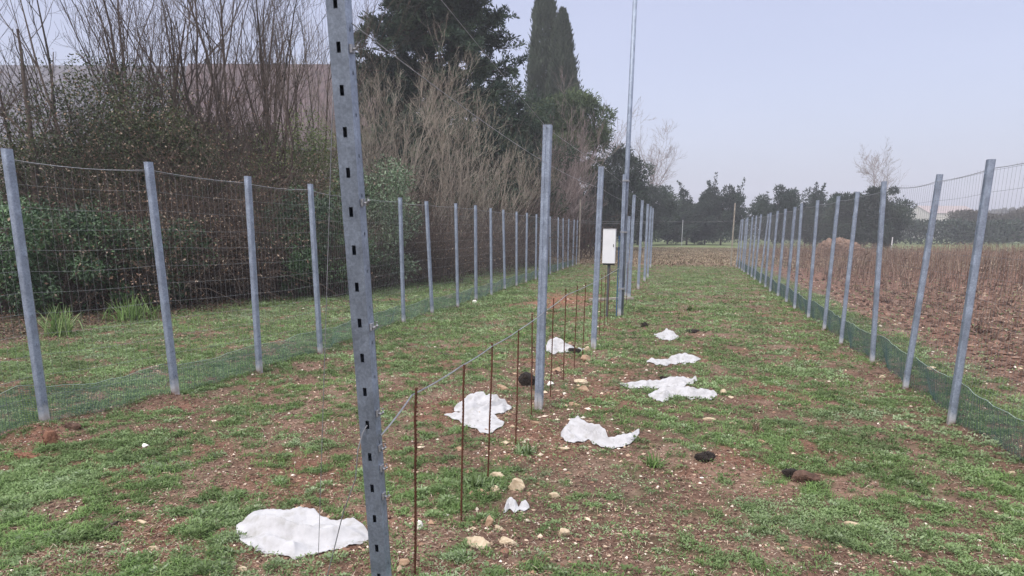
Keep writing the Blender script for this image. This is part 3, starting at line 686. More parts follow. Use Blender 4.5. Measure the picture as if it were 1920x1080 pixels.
for i, (px, py, s_, lab, tilt) in enumerate(MID):
    o = link('trellis_post', tp, M['galv']); o.location = (px, py, float(hgt(px, py))); o.scale = (1, 1, s_); o.rotation_euler = (0, tilt, jit(i, 1, .05)[0]); tag(o, lab, 'post', GP)

# ---------------------------------------------------------------- mast, cabinet, plank
mp_ = (-1.13, 12.73)
mast = empty('tall_mast', (mp_[0], mp_[1], float(hgt(*mp_)))); tag(mast, 'very tall thin steel mast strapped to a post, rising out of the picture', 'mast')
o = link('foot_post', mid_post(2.5, .03, .03), M['galv'], mast); o.location = (0, 0, 0)
mb = MB(); mb.tube([(.022, .085, -.1), (.030, .085, 2.6), (.067, .085, 6.9)], [.044, .042, .036], 12); mb.build('pole', M['galv'], mast, True)
for z in (.5, 1.5, 2.38):
    mb = MB(); mb.box(-.040, .078, -.036, .132, z, z + .03); mb.build('clamp', M['wire'], mast)
mb = MB(); mb.tube(sag((-.052, -.03, .02), (-.050, -.03, 1.45), 0, 5), .011, 6); mb.build('cable', M['blue'], mast)
c0 = atY(1130, 493, 12.6); c1 = atY(1155, 430, 12.6)
cab = empty('metal_cabinet', ((c0[0] + c1[0]) / 2, 12.55, c0[2])); tag(cab, 'white upright metal cabinet beside the tall mast', 'cabinet')
wd = (c1[0] - c0[0]) / 2; hc = c1[2] - c0[2]
mb = MB(); mb.box(-wd, wd, 0, .14, 0, hc); mb.build('cabinet_body', M['cabinet'], cab)
mb = MB(); mb.box(-wd - .002, wd + .002, -.014, -.001, -.002, hc - .004); dr = mb.build('cabinet_door', M['cabinet'], cab)
mb = MB(); mb.box(wd - .035, wd - .02, -.022, -.0145, hc * .48, hc * .56); mb.build('door_lock', M['dark_in'], dr)
mb = MB(); mb.box(-wd - .006, wd + .006, -.018, .145, hc + .001, hc + .008); mb.build('rain_cap', M['cabinet'], cab)
mb = MB(); mb.box(-.02, .02, .05, .09, -c0[2] + .02, -.001); mb.box(-.10, .10, .045, .095, -.035, -.0015); mb.build('stand_leg', M['dark_in'], cab)
mb = MB(); mb.tube([(.02, .07, -.02), (.03, .05, -.12), (.07, .05, -.16), (wd + .05, .08, -.14)], .008, 5, False); mb.build('cable', M['dark_in'], cab)
a = g(1106, 565); b_ = g(1186, 562); mb = MB(); L_ = np.linalg.norm((b_ - a)[:2])
mb.box(0, L_, -.05, .05, 0, .05); o = mb.build('timber_plank', M['wood']); o.location = (a[0], a[1], float(hgt(a[0], a[1])) + .02); o.rotation_euler = (0, 0, math.atan2(b_[1] - a[1], b_[0] - a[0])); tag(o, 'pale timber plank lying behind the row near the mast foot', 'plank')

# ---------------------------------------------------------------- rusty rods
ordn = 'first second third fourth fifth sixth seventh eighth ninth tenth eleventh twelfth thirteenth fourteenth fifteenth sixteenth seventeenth eighteenth nineteenth twentieth'.split()
rods = [(-1.10, 2.66, .86, .035), (-1.10, 3.33, .85, .028), (-1.13, 3.96, .86, .036), (-1.13, 4.70, .84, .02), (-1.20, 5.55, .86, .0), (-1.16, 6.2, .92, .015), (-1.17, 6.95, .95, .014), (-1.18, 7.75, .93, .016), (-1.19, 8.5, .9, .016),
        (-1.2, 9.7, .92, .01), (-1.2, 10.3, .9, .01), (-1.2, 10.9, .9, .0), (-1.22, 11.6, .92, .01), (-1.2, 13.5, .9, .01), (-1.2, 14.3, .9, 0), (-1.2, 15.1, .9, 0)]
for i, (px, py, h, lean) in enumerate(rods):
    mb = MB(); r_ = .0052; k = np.linspace(-.12, h, 9); ji = jit(50 + i, (9, 2), .0016)
    pts = np.c_[ji[:, 0] + k * lean, ji[:, 1], k]; mb.tube(pts, r_, 6)
    mb.tube([pts[-1], pts[-1] + [0, 0, .006]], .0075, 6)
    kk = np.arange(.0, h, .02)
    for z in kk: mb.tube([(z * lean, 0, z), (z * lean, 0, z + .006)], r_ + .0012, 5)
    o = mb.build('rusty_rod', M['rust']); o.location = (px, py, float(hgt(px, py)))
    lab = ['thin rusty rod nearest the camera, right beside the leaning perforated post', 'second thin rusty rod from the camera, its foot in a green weed patch', 'third thin rusty rod from the camera, crossing the stones behind it'][i] if i < 3 else '%s thin rusty rod counting away from the leaning perforated post' % ordn[i]
    tag(o, lab, 'rod', 'rusty rods along the middle row')

# ---------------------------------------------------------------- trellis wires
def wire(name, pts, r_, label, sg=.02, mat='wire', cat='wire'):
    mb = MB()
    for a, b_ in zip(pts[:-1], pts[1:]): mb.tube(sag(a, b_, sg, 9), r_, 5, False)
    return tag(mb.build(name, M[mat]), label, cat, 'wires of the middle row' if name == 'trellis_wire' else None)
mid_y = [(-1.18, 5.76), (-1.13, 9.08), (-1.15, 12.7), (-1.24, 16.3), (-1.24, 19.4), (-1.25, 24.3), (-1.5, 31.5)]
def hit(px, py):                                              # point of the post axis seen at this pixel: least distance
    best = min(np.linspace(0, HB, 400), key=lambda h_: abs(proj(ppt(W2, .02, h_))[1] - py)); return ppt(W2 + .01, .02, best)
w1 = proj(ppt(W2, .02, 2.5))
wire('trellis_wire', [ppt(W2 + .01, .02, 2.62)] + [(x_ + .04, y_, 2.33) for x_, y_ in mid_y], .0020, 'top wire of the middle row, running down from the leaning post to the post tops', .008)
wire('trellis_wire', [hit(655, 42)] + [(x_ + .04, y_, 2.06) for x_, y_ in mid_y], .0020, 'upper wire of the middle row hooked just below the top one', .02)
wire('trellis_wire', [hit(716, 815)] + [(-1.09, 2.66, .845), (-1.09, 3.33, .845), (-1.10, 3.96, .85), (-1.12, 4.7, .84), (-1.14, 5.76, .86), (-1.15, 6.95, .9), (-1.11, 9.08, .9), (-1.15, 12.7, .9), (-1.2, 16.3, .9)], .0034, 'pale low wire strung along the tops of the rusty rods', .006)
a = ppt(-W2, 0, 1.98); b_ = gz(597, 1046)
wire('guy_string', [a, b_], .0016, 'long thin plumb-straight string left of the leaning post, ending on the white sheet', .0, 'wire', 'string')
a = ppt(0, -.001, hz[5]); b_ = gz(612, 1084); mb = MB()
P0 = np.array([a, a + [-.015, -.012, -.03], a + [-.035, -.02, -.10], a + [-.05, -.02, -.22], (a + b_) / 2 + [-.01, 0, -.02], b_])
a0 = hit(688, 787); mb.tube(P0, .0024, 5, False)
tag(mb.build('tie_wire', M['wire']), 'short pale wire looping out of a slot of the leaning post down to the ground', 'wire')

# ---------------------------------------------------------------- white cloths
def interp(pl, x_): return np.interp(x_, [p[0] for p in pl], [p[1] for p in pl])
def make_cloth(label, top, bot, comp=.72, step=2.2, amp=.012, seed=0, name='fleece_sheet', mat='cloth', fold=9.0, dirx=.5):
    """top and bot: outlines as pixels; the sheet rests on the ground along its near edge and swells towards the back"""
    x0, x1 = top[0][0], top[-1][0]; nx_ = max(10, int((x1 - x0) / step)); ny_ = 26; nb = 6
    U = np.linspace(x0 + .3, x1 - .3, nx_); G = np.zeros((nx_, ny_ + nb, 3)); r = np.random.default_rng(seed)
    for i, u in enumerate(U):
        yt, yb = interp(top, u), interp(bot, u)
        yb = yb + (.8 * math.sin(u * .35 + seed) + 2.2 * (float(vnoise(u * .16, seed, 5)) - .5) * (x1 - x0) ** .3 * .22) * min(1, (yb - yt) / 12); yt = yt + .5 * math.sin(u * .5 + seed * 2)
        t = np.linspace(0, 1, ny_)
        yq = yb - (yb - yt) * comp * t; yv = yb - (yb - yt) * t
        for j in range(ny_):
            gp = g(u, yq[j]); G[i, j] = atY(u, yv[j], gp[1])
        d_ = ray(u, yt); d_ = d_[:2] / np.linalg.norm(d_[:2])
        P = G[i, ny_ - 1]; zb = max(P[2], .004)
        for k in range(nb):
            s = (k + 1) / nb; G[i, ny_ + k] = (P[0] + d_[0] * zb * 1.3 * s, P[1] + d_[1] * zb * 1.3 * s, zb * (1 - s) ** 1.3)
    X_, Y_ = G[..., 0], G[..., 1]
    c_, s_ = math.cos(dirx), math.sin(dirx); A = X_ * c_ + Y_ * s_; B = -X_ * s_ + Y_ * c_
    wr = (1 - np.abs(2 * fbm(A * fold * .28 + .5 * fbm(A * 2.4, B * 2.4, seed + 3, 2), B * fold * 1.25, seed, 2) - 1)) ** 2.2 * .7 + .3 * fbm(A * 4, B * 9, seed + 1, 2)
    wr = wr * .95 + .05 * fbm(A * 30, B * 30, seed + 9, 2)
    i_ = np.linspace(0, 1, nx_)[:, None]; j_ = np.linspace(0, 1, ny_ + nb)[None]
    edge = np.minimum(1, 4 * np.minimum(i_, 1 - i_)) * np.minimum(1, .02 + 2.8 * j_) * (j_ < .999) * np.where(j_ < ny_ / (ny_ + nb), np.clip(.25 + 3.5 * (ny_ / (ny_ + nb) - j_), 0, 1), .25)
    G[..., 2] += (wr - .5) * amp * 6.0 * edge
    G[..., 2] = np.maximum(G[..., 2], 0) + hgt(X_, Y_) + .010
    n1, n2 = nx_, ny_ + nb; I = (np.arange(n1 - 1)[:, None] * n2 + np.arange(n2 - 1)[None]).ravel()
    V = G.reshape(-1, 3); c0_ = V.mean(0); c0_[2] = 0
    me = mesh(name, V - c0_, [np.stack([I, I + n2, I + n2 + 1, I + 1], -1)], smooth=True)
    o = link(name, me, M[mat]); o.location = c0_
    sd = o.modifiers.new('thickness', 'SOLIDIFY'); sd.thickness = .0015; sd.offset = -1
    tag(o, label, 'cloth', 'white cloths lying on the ground' if mat == 'cloth' else None)
    return o
for a_, k_ in CLOTHS: make_cloth(*a_, **k_)

# ---------------------------------------------------------------- stones, clods
def rock(px, py, w_, h_, label, mat, name='stone', cat='stone', grp='pale stones lying on the ground', seed=0, rough=.28, sub=3, dep=1.0, fibres=0):
    """rock whose picture is about w_ by h_ pixels, centred at pixel px, py (photo scale)"""
    import bmesh
    base = g(px, py + h_ * .42); c = RM.T @ (base - [0, 0, EYE]); s = c[2] / F
    el = math.atan2(EYE, base[1]); hh_ = max(h_ * s * .62, .008); wx = w_ * s / 2; wy = max(.5 * wx, min(wx, (h_ * s - hh_ * math.cos(el)) / max(math.sin(el), .1) / 2)) * dep
    bm = bmesh.new(); bmesh.ops.create_icosphere(bm, subdivisions=sub, radius=1.0); r = np.random.default_rng(seed + 1)
    A = r.normal(size=(14, 3)); A = norm(A); off = .42 + .5 * r.random(14)
    P = np.array([v.co[:] for v in bm.verts])
    k = np.min(np.where(P @ A.T > .05, off / np.maximum(P @ A.T, .05), 9), 1); k = np.minimum(k, 1.05)
    P = P * k[:, None] * (1 + rough * .3 * (fbm(P[:, 0] * 3 + seed, P[:, 1] * 3 + P[:, 2] * 2, seed, 3) - .5))[:, None]
    P = P * [wx * 1.25, wy * 1.2, hh_ * 1.1]; P[:, 2] += hh_ * (.22 if not fibres else .4)
    for v, p in zip(bm.verts, P): v.co = p
    me = bpy.data.meshes.new(name); bm.to_mesh(me); bm.free()
    o = link(name, me, M[mat]); X0, Y0 = base[0], base[1] + wy * .8
    o.location = (X0, Y0, float(hgt(X0, Y0))); tag(o, label, cat, grp)
    if fibres:
        mb = MB()
        for q_ in range(fibres):
            a_ = r.random() * 6.28; rr = r.random() ** .5; st = np.array([wx * rr * math.cos(a_), wy * rr * math.sin(a_), hh_ * (1.05 - .6 * rr)])
            e_ = st + np.array([math.cos(a_) * wx * .5 * r.random(), math.sin(a_) * wy * .5 * r.random(), hh_ * (.5 * r.random() - .1)])
            mb.tube([st, (st + e_) / 2 + [0, 0, .004], e_], [.003, .002, .001], 3, False)
        mb.build('root_hairs', M[mat], o)
    return o
ST = [(968, 908, 40, 30, 'peaked cream stone, the largest by the two white rags', 'stone'), (929, 892, 30, 16, 'flat cream stone beside the foot of the third rod', 'stone'),
      (926, 915, 26, 14, 'low cream stone half hidden by weeds', 'stone'), (900, 922, 18, 10, 'small tan stone left of the weed-hidden one', 'stone_tan'),
      (948, 1015, 32, 26, 'egg-shaped pale stone in the foreground, right of the second rod', 'stone'), (890, 1018, 52, 22, 'long rough cream stone in the foreground weeds', 'stone'),
      (914, 978, 22, 26, 'upright tan stone above the foreground pair', 'stone_tan'), (932, 988, 18, 14, 'small cream stone leaning on the upright tan one', 'stone'),
      (787, 984, 14, 22, 'bright white stone right beside the nearest rod', 'stone_white'), (775, 978, 14, 20, 'tan stone touching the nearest rod on its left', 'stone_tan'),
      (1055, 1000, 24, 18, 'squarish yellowish stone alone on bare soil in the foreground', 'stone'), (940, 728, 24, 14, 'round tan stone behind the crumpled white pair', 'stone_tan'),
      (1030, 721, 14, 9, 'small white stone right of the second middle post', 'stone_white'), (1086, 716, 30, 12, 'flat pinkish cream stone right of the second middle post', 'stone'),
      (1093, 728, 24, 14, 'tan stone in front of the flat pinkish one', 'stone_tan'), (1077, 757, 28, 9, 'flat buff slab just above the hump of the long crumpled cloth', 'stone_tan'),
      (1100, 655, 14, 14, 'yellowish stone left of the third middle post foot', 'stone'), (1095, 672, 18, 14, 'tan stone below the yellowish one by the third post', 'stone_tan'),
      (1042, 692, 22, 12, 'pink-brown stone between rods behind the second post', 'stone_tan'), (1358, 735, 20, 10, 'yellowish stone right of the overlapping white pair', 'stone'),
      (1370, 744, 12, 6, 'small cream stone just beyond the yellowish one', 'stone'), (1376, 793, 16, 7, 'small pale stone on the grass above the black lump', 'stone'),
      (1330, 786, 22, 8, 'flat pale stone left on the grass above the black lump', 'stone'), (1432, 829, 28, 9, 'flat buff stone in the right-hand weeds', 'stone_tan'),
      (1602, 986, 30, 11, 'pinkish flat stone in the right foreground', 'stone'), (1900, 884, 12, 10, 'pale stone at the right edge under the fence', 'stone'),
      (1655, 706, 12, 7, 'small cream stone on the soil heap by the right fence', 'stone'), (1745, 690, 20, 9, 'cream stone outside the right fence behind the netting', 'stone'),
      (270, 836, 12, 8, 'small yellowish white stone on the left grass', 'stone_white'), (262, 982, 20, 10, 'cream stone among the left foreground weeds', 'stone'),
      (288, 1028, 22, 10, 'flat cream stone at the lower left', 'stone'), (452, 1070, 24, 14, 'pale stone at the bottom edge below the largest sheet', 'stone'), (752, 1053, 24, 18, 'orange-brown stone at the foot of the leaning post', 'stone_tan'),
      (1293, 985, 10, 6, 'tiny cream stone on bare soil in the lower middle', 'stone'), (1514, 1028, 18, 7, 'thin buff stone at the lower right', 'stone_tan'), (860, 840, 14, 8, 'small tan stone near the second rod', 'stone_tan'),
      (945, 830, 18, 10, 'greenish cream stone below the crumpled pair', 'stone'), (1003, 790, 22, 12, 'tan stone right in front of the second middle post', 'stone_tan'), (1056, 842, 18, 8, 'cream stone under the left hump of the long crumpled cloth', 'stone'),
      (888, 566, 10, 6, 'white stone by a post foot of the left fence', 'stone_white'), (1040, 928, 22, 12, 'pale stone right of the two white rags', 'stone')]
for i, (px, py, w_, h_, lab, mt) in enumerate(ST): rock(px, py, w_, h_, lab, mt, seed=i * 7)
CL = [(985, 713, 36, 30, 'black fuzzy lump left of the second middle post', 'black_clod'), (1323, 858, 34, 20, 'black lump on the grass right of the long crumpled cloth', 'black_clod'),
      (1491, 888, 38, 24, 'dark end of the brown lump in the right foreground', 'black_clod'), (1512, 897, 46, 22, 'brown rough lump in the right foreground', 'brown_clod'),
      (1209, 609, 16, 10, 'small black lump left of the farthest white scrap', 'black_clod'), (1298, 621, 22, 9, 'small flat black lump right of the farthest white scrap', 'black_clod'),
      (1076, 658, 20, 12, 'black lump tucked against the puffed white bundle', 'black_clod'), (1243, 709, 14, 7, 'black bit behind the overlapping white pair', 'black_clod'),
      (88, 822, 26, 34, 'reddish soil clump against the nearest left fence post', 'red_soil'), (130, 806, 30, 14, 'brown soil clump right of the nearest left fence post', 'brown_clod'),
      (1253, 728, 12, 5, 'tiny dark bit between the overlapping white cloths', 'black_clod'), (40, 856, 50, 14, 'long reddish clod left of the nearest left fence post', 'red_soil')]
for i, (px, py, w_, h_, lab, mt) in enumerate(CL): rock(px, py, w_, h_, lab, mt, 'soil_lump', 'lump', 'dark lumps on the ground', 200 + i * 5, .9, 3, 1.0, 60)
def stick(px, py, qx, qy, r_, label):
    a, b_ = gz(px, py, .012), gz(qx, qy, .012); m_ = (a + b_) / 2 + [0, 0, .008]; mb = MB(); mb.tube([a, a * .6 + m_ * .4 + [0, .004, 0], m_, b_], [r_, r_ * .9, r_ * .8, r_ * .4], 6)
    mb.tube([m_, m_ + (b_ - a) * .2 + [.02, .03, .012]], [r_ * .5, r_ * .25], 5); tag(mb.build('dead_stick', M['bark']), label, 'stick', 'dead sticks on the ground')
stick(1712, 932, 1752, 958, .006, 'thin dark stick on bare soil in the right foreground'); stick(815, 661, 850, 668, .012, 'dark stick on the grass left of the black fuzzy lump')
stick(190, 1000, 230, 985, .008, 'pale brown stick at the lower left'); stick(705, 598, 735, 592, .006, 'short stick near the left fence')
# ---- single standing weeds
def tuft(px, py, hpx, n_, mat, label, wpx, seed, lean=.5, name='grass_tuft', wd_=.009):
    b0 = gz(px, py); c = RM.T @ (b0 - [0, 0, EYE]); s = c[2] / F; r = np.random.default_rng(seed)
    st = np.c_[r.normal(size=(n_, 2)) * wpx * s * .16, np.zeros(n_)]; az = r.random(n_) * 6.28; le = lean * r.random(n_)
    d = norm(np.c_[np.cos(az) * le, np.sin(az) * le, np.ones(n_)]); L = hpx * s * (.5 + .6 * r.random(n_))
    P = curves(st, d, L, 5, -1.2 * lean, .12, r); side = norm(np.cross(P[:, -1] - P[:, 0], [0, 0, 1.0]) + 1e-4)
    wdt = wd_ * np.array([.8, 1, .9, .6, .05]); V = np.concatenate([P - side[:, None] * wdt[None, :, None], P + side[:, None] * wdt[None, :, None]], 1)
    i = (np.arange(n_) * 10)[:, None, None]; k = np.arange(4)[None, :, None]
    Fq = (i + np.concatenate([k, k + 5, k + 6, k + 1], -1)).reshape(-1, 4)
    o = link(name, mesh(name, V.reshape(-1, 3), [Fq], rnd=np.repeat(r.random(n_), 4)), M[mat]); o.location = b0; return tag(o, label, 'plant', 'standing tufts')
tuft(112, 628, 62, 170, 'grass', 'tall bright green grass tuft in front of the hedge at the far left', 90, 1, .9, wd_=.008)
tuft(250, 600, 52, 200, 'grass', 'broad dark green grass tuft in front of the hedge, right of the tallest tuft', 110, 2, .9, wd_=.008)
tuft(1228, 874, 34, 60, 'grass', 'bright green leafy tuft alone beside the tail of the long crumpled cloth', 44, 3, 1.0, wd_=.005)
tuft(1418, 808, 24, 34, 'straw', 'yellowing tuft alone in the middle of the right lane', 18, 4, .5, wd_=.004)
tuft(985, 850, 26, 90, 'weed', 'blue-green leafy weed behind the third rod', 52, 5, 1.3, wd_=.007)
tuft(890, 912, 26, 120, 'weed', 'broad weed clump at the foot of the second rod', 60, 6, 1.2, wd_=.006)
tuft(1295, 582, 14, 60, 'laurel2', 'small dark green clump on the grass of the far lane', 20, 7, 1.0, wd_=.008)

# ---------------------------------------------------------------- vegetation
def put(o, x_, y_, rz=0.0): o.location = (x_, y_, float(hgt(x_, y_)) - .03); o.rotation_euler = (0, 0, rz); return o
def curvemesh(name, LV, sides):
    Vs, Fs, n = [], [], 0
    for (P, R_), s in zip(LV, sides):
        V_, F_ = tubes(P, R_, s); Vs.append(V_); Fs.append(F_ + n); n += len(V_)
    return mesh(name, np.concatenate(Vs), Fs)
def bare_tree(seed, label, H, stems=1, spread=.25, r0=.05, ang=38, up=.9, bark='bark', per=(9, 6, 5), lr=.5, t0=.15, lean=(0, 0), name='bare_tree', cat='tree', group=None, n0=14, base=.12, fine=.0035, wob=.35):
    r = np.random.default_rng(seed); st = np.c_[r.normal(size=(stems, 2)) * base * (stems > 1), np.full(stems, -.1)]
    az = r.random(stems) * 6.28; sp = spread * (.4 + r.random(stems))
    d = norm(np.c_[np.cos(az) * sp + lean[0], np.sin(az) * sp + lean[1], np.ones(stems)])
    P0 = curves(st, d, H * (.7 + .4 * r.random(stems)) if stems > 1 else np.array([H * 1.03]), n0, up * .4, .22 * wob / .35, r)
    R0 = r0 * (.55 + .6 * r.random(stems))[:, None] * np.linspace(1, .16, n0)[None] ** .9
    P1, R1 = children(P0, R0, per[0], r, t0, .97, ang, lr, .55, 9, up, wob, r)if False else children(P0, R0, per[0], r, t0, .97, ang, lr, .55, 9, up, wob)
    P2, R2 = children(P1, R1, per[1], r, .12, .98, ang, .5, .6, 6, up * .7, wob)
    P3, R3 = children(P2, R2, per[2], r, .1, .98, ang, .5, .7, 4, up * .5, wob)
    R2 = np.maximum(R2, fine); R3 = np.maximum(R3, fine * .7)
    root = empty(name); tag(root, label, cat, group)
    link('trunk', curvemesh('trunk', [(P0, R0)], [8]), M[bark], root, True)
    link('branches', curvemesh('branches', [(P1, R1), (P2, R2), (P3, R3)], [5, 3, 3]), M[bark], root)
    return root
def clump_leaves(cen, rad_, n, r, L, Wd, flat=.8, droop=0.0, shell=.55, updir=0.0):
    k = len(cen); idx = r.integers(0, k, n); v = rdir(n, r); rr = (shell + (1 - shell) * r.random(n)) ; rr = rr * (.7 + .3 * r.random(n))
    c = cen[idx] + v * rr[:, None] * rad_[idx][:, None] * [1, 1, flat]
    d = norm(v * .7 + rdir(n, r) * .9 + np.array([0, 0, updir - droop])); nr = norm(v + .8 * rdir(n, r) + [0, 0, .5])
    nr = norm(nr - d * (nr * d).sum(-1, keepdims=True))
    return leafquads(c, d, nr, L * (.6 + .7 * r.random(n)), Wd * (.6 + .7 * r.random(n)), .06)
def shrub(seed, label, rx, ry_, H, n, L, Wd, mat, stems=60, bark='bark', name='shrub', clumps=46, cat='shrub', group='shrubs of the hedge', low=.06, cl=.20, extra=None):
    r = np.random.default_rng(seed); u = rdir(clumps, r); rr = r.random(clumps) ** .38
    cen = u * rr[:, None] * [rx, ry_, H * .47] + [0, 0, H * .5]; cen[:, 2] = np.maximum(cen[:, 2], H * low)
    cr_ = (cl * H * .5 + cl * rx * .5) * (.55 + .8 * r.random(clumps))
    # leaves per clump vary so that the surface has open and dense places
    V_, F_ = clump_leaves(cen, cr_, n, r, L, Wd, .85, .15)
    k = len(F_); rn = np.clip(vnoise(np.repeat(np.arange(k) // 1, 1) * 0 + V_[::4, 0] * 2.2 + seed, V_[::4, 2] * 2.2 + V_[::4, 1], seed) * .5 + .5 * r.random(k), 0, 1)
    root = empty(name); tag(root, label, cat, group)
    link('foliage', mesh('foliage', V_, [F_], rnd=rn), M[mat], root)
    az = r.random(stems) * 6.28; st = np.c_[np.cos(az) * rx * .55 * r.random(stems), np.sin(az) * ry_ * .55 * r.random(stems), np.full(stems, -.05)]
    d = norm(np.c_[np.cos(az) * .5, np.sin(az) * .5, np.ones(stems)]); P0 = curves(st, d, H * (.55 + .45 * r.random(stems)), 8, .2, .4, r); R0 = .014 * (.4 + r.random(stems))[:, None] * np.linspace(1, .25, 8)[None]
    P1, R1 = children(P0, R0, 5, r, .2, .95, 45, .4, .5, 5, .2, .5)
    link('stems', curvemesh('stems', [(P0, R0), (P1, np.maximum(R1, .003))], [4, 3]), M[bark], root)
    if extra:                                                   # a share of dead leaves caught among the live ones
        V2, F2 = clump_leaves(cen, cr_ * 1.05, extra, r, L * .8, Wd, .9, .4)
        link('dead_leaves', mesh('dead_leaves', V2, [F2], rnd=r.random(extra)), M['dry'], root)
    return root
def bramble(seed, label, rx, ry_, H, n, mat='bark_red', leaves=900, name='bramble_thicket', leafm='dry', group='brambles of the hedge', up=-.9, r_=.0065):
    r = np.random.default_rng(seed); st = np.c_[(r.random((n, 2)) * 2 - 1) * [rx, ry_], np.abs(r.normal(size=n)) * H * .18]
    az = r.random(n) * 6.28; d = norm(np.c_[np.cos(az) * .55, np.sin(az) * .55, .6 + r.random(n)])
    P0 = curves(st, d, H * (.35 + .75 * r.random(n)), 10, up, .55, r); P0[..., 2] = np.maximum(P0[..., 2], .03)
    R0 = r_ * (.4 + .9 * r.random(n))[:, None] * np.linspace(1, .35, 10)[None]
    P1, R1 = children(P0, R0, 3, r, .15, .98, 50, .35, .6, 5, .1, .6)
    root = empty(name); tag(root, label, 'bramble', group)
    link('stems', curvemesh('stems', [(P0, R0), (P1, np.maximum(R1, .003))], [4, 3]), M[mat], root)
    if leaves:
        idx = r.integers(0, len(P1), leaves); k = r.integers(0, 5, leaves); c = P1[idx, k] + rdir(leaves, r) * .03
        d = norm(rdir(leaves, r) + [0, 0, -.3]); nr = norm(np.cross(d, rdir(leaves, r)))
        V_, F_ = leafquads(c, d, nr, .05 * (.6 + .8 * r.random(leaves)), .03, .1); link('foliage', mesh('foliage', V_, [F_], rnd=r.random(leaves)), M[leafm], root)
    return root
def gp(px, Y):                                                    # ground point under picture column px at distance Y
    X_ = 0.0
    for _ in range(6):
        u = proj((X_, Y, 1.3))[0]; X_ += (px - u) * Y / F * .98
    return X_

HG = 'shrubs of the hedge'
# near hedge, left to right.  (px, Y, rx, ry, H, leaves, L, W, material, label)
SH = [(-60, 10.3, 1.5, 1.3, 2.3, 9000, .075, .034, 'laurel', 'dark green shrub cut by the left edge of the picture', 0),
      (120, 10.6, 1.6, 1.2, 2.15, 12000, .075, .034, 'laurel', 'dark glossy evergreen shrub behind the gap between the two nearest left fence posts', 500),
      (260, 11.6, 1.2, 1.2, 2.0, 8000, .07, .034, 'laurel', 'dark low evergreen shrub behind the second left fence post', 1200),
      (215, 13.2, 1.9, 1.2, 5.3, 16000, .06, .04, 'ivy', 'tall brownish ivy-covered shrub towering behind the leftmost evergreens', 3500),
      (60, 13.6, 1.2, 1.0, 3.7, 8000, .06, .04, 'ivy', 'ivy mass round the big leaning bare trunk at the far left', 1500),
      (345, 14.2, 1.7, 1.2, 4.3, 12000, .06, .04, 'ivy', 'brown-green ivy mass above the third left fence post', 3500),
      (575, 14.8, 1.25, 1.2, 2.55, 10500, .08, .036, 'laurel', 'dark glossy evergreen shrub behind the fourth left fence post', 300),
      (480, 17.5, 1.9, 1.3, 4.7, 12000, .06, .04, 'ivy', 'ivy mass under the fan of bare branches', 2500),
      (585, 17.2, 1.4, 1.2, 4.5, 13000, .07, .03, 'laurel2', 'yellowish olive green shrub just left of the leaning post', 300),
      (705, 17.5, 1.3, 1.2, 3.7, 13000, .09, .038, 'laurel_pale', 'evergreen shrub with pale glossy leaves right of the leaning post', 200),
      (640, 15.5, .9, .9, 2.1, 6000, .075, .034, 'laurel', 'low dark evergreen shrub hidden partly by the leaning post', 200),
      (130, 15.2, 2.0, 1.0, 5.0, 18000, .065, .042, 'ivy', 'dark ivy bank right behind the far left bramble, below the grey roof', 3000),
      (290, 16.4, 2.0, 1.0, 5.6, 20000, .065, .042, 'ivy', 'dark ivy bank covering the wall between the roof halves', 4500),
      (430, 18.8, 2.3, 1.0, 4.9, 18000, .07, .045, 'ivy', 'dark ivy bank under the pinkish roof, behind the widest fan of branches', 3000),
      (560, 19.6, 1.9, 1.0, 4.2, 12000, .075, .04, 'laurel2', 'deep green bank behind the olive shrub left of the leaning post', 1500),
      (665, 21.0, 1.8, 1.0, 4.0, 12000, .08, .04, 'laurel', 'dark bank behind the pale-leaved evergreen and the tall tan brush', 800),
      (930, 33.0, 1.2, 1.0, 1.5, 3500, .12, .06, 'laurel', 'low dark evergreen bush far along the left fence', 100)]
for i, (px, Y, rx, ry_, H, n, L, Wd, mt, lab, ex) in enumerate(SH):
    put(shrub(300 + i, lab, rx, ry_, H, int(n * 1.25), L, Wd, mt, extra=ex or None, clumps=int(30 + 8 * rx * H)), gp(px, Y), Y, i * 1.3)
BR = [(268, 11.2, .5, .35, 2.05, 120, 'cluster of pale dead leaves on thin stems beside the second left fence post', 'bark', 420), (30, 11.4, 1.5, .8, 2.4, 420, 'dark leafless bramble tangle at the foot of the far left hedge', 'bark', 1200), (440, 14.4, 1.5, 1.0, 3.4, 900, 'reddish brown bramble thicket behind the third left fence post', 'bark_red', 1800),
      (290, 12.6, 1.4, .8, 2.9, 520, 'brown bramble tangle with pale dead leaves behind the second left fence post', 'bark_red', 1900), (360, 15.6, 1.6, 1.0, 4.7, 520, 'tall rusty red creeper tangle in front of the roof', 'bark_red', 2200),
      (800, 21.0, 1.8, 1.2, 2.4, 800, 'brown bramble thicket between the fifth and eighth left fence posts', 'bark_red', 700), (880, 25.0, 1.8, 1.3, 2.6, 700, 'brown bramble thicket below the conifer', 'bark_red', 600),
      (730, 19.0, 1.4, 1.0, 2.3, 700, 'purplish brown bramble thicket right of the pale-leaved evergreen', 'bark_red', 500), (960, 31.0, 2.4, 1.4, 2.9, 700, 'far brown bramble thicket behind the eleventh left fence post', 'bark_red', 400),
      (1035, 42.0, 3.0, 1.6, 3.4, 600, 'farthest brown bramble thicket at the end of the left fence', 'bark_red', 300)]
for i, (px, Y, rx, ry_, H, n, lab, mt, lv) in enumerate(BR):
    put(bramble(500 + i, lab, rx, ry_, H, int(n * .75), mt, lv * 4, r_=.0085 * max(1, Y / 18)), gp(px, Y), Y, i)
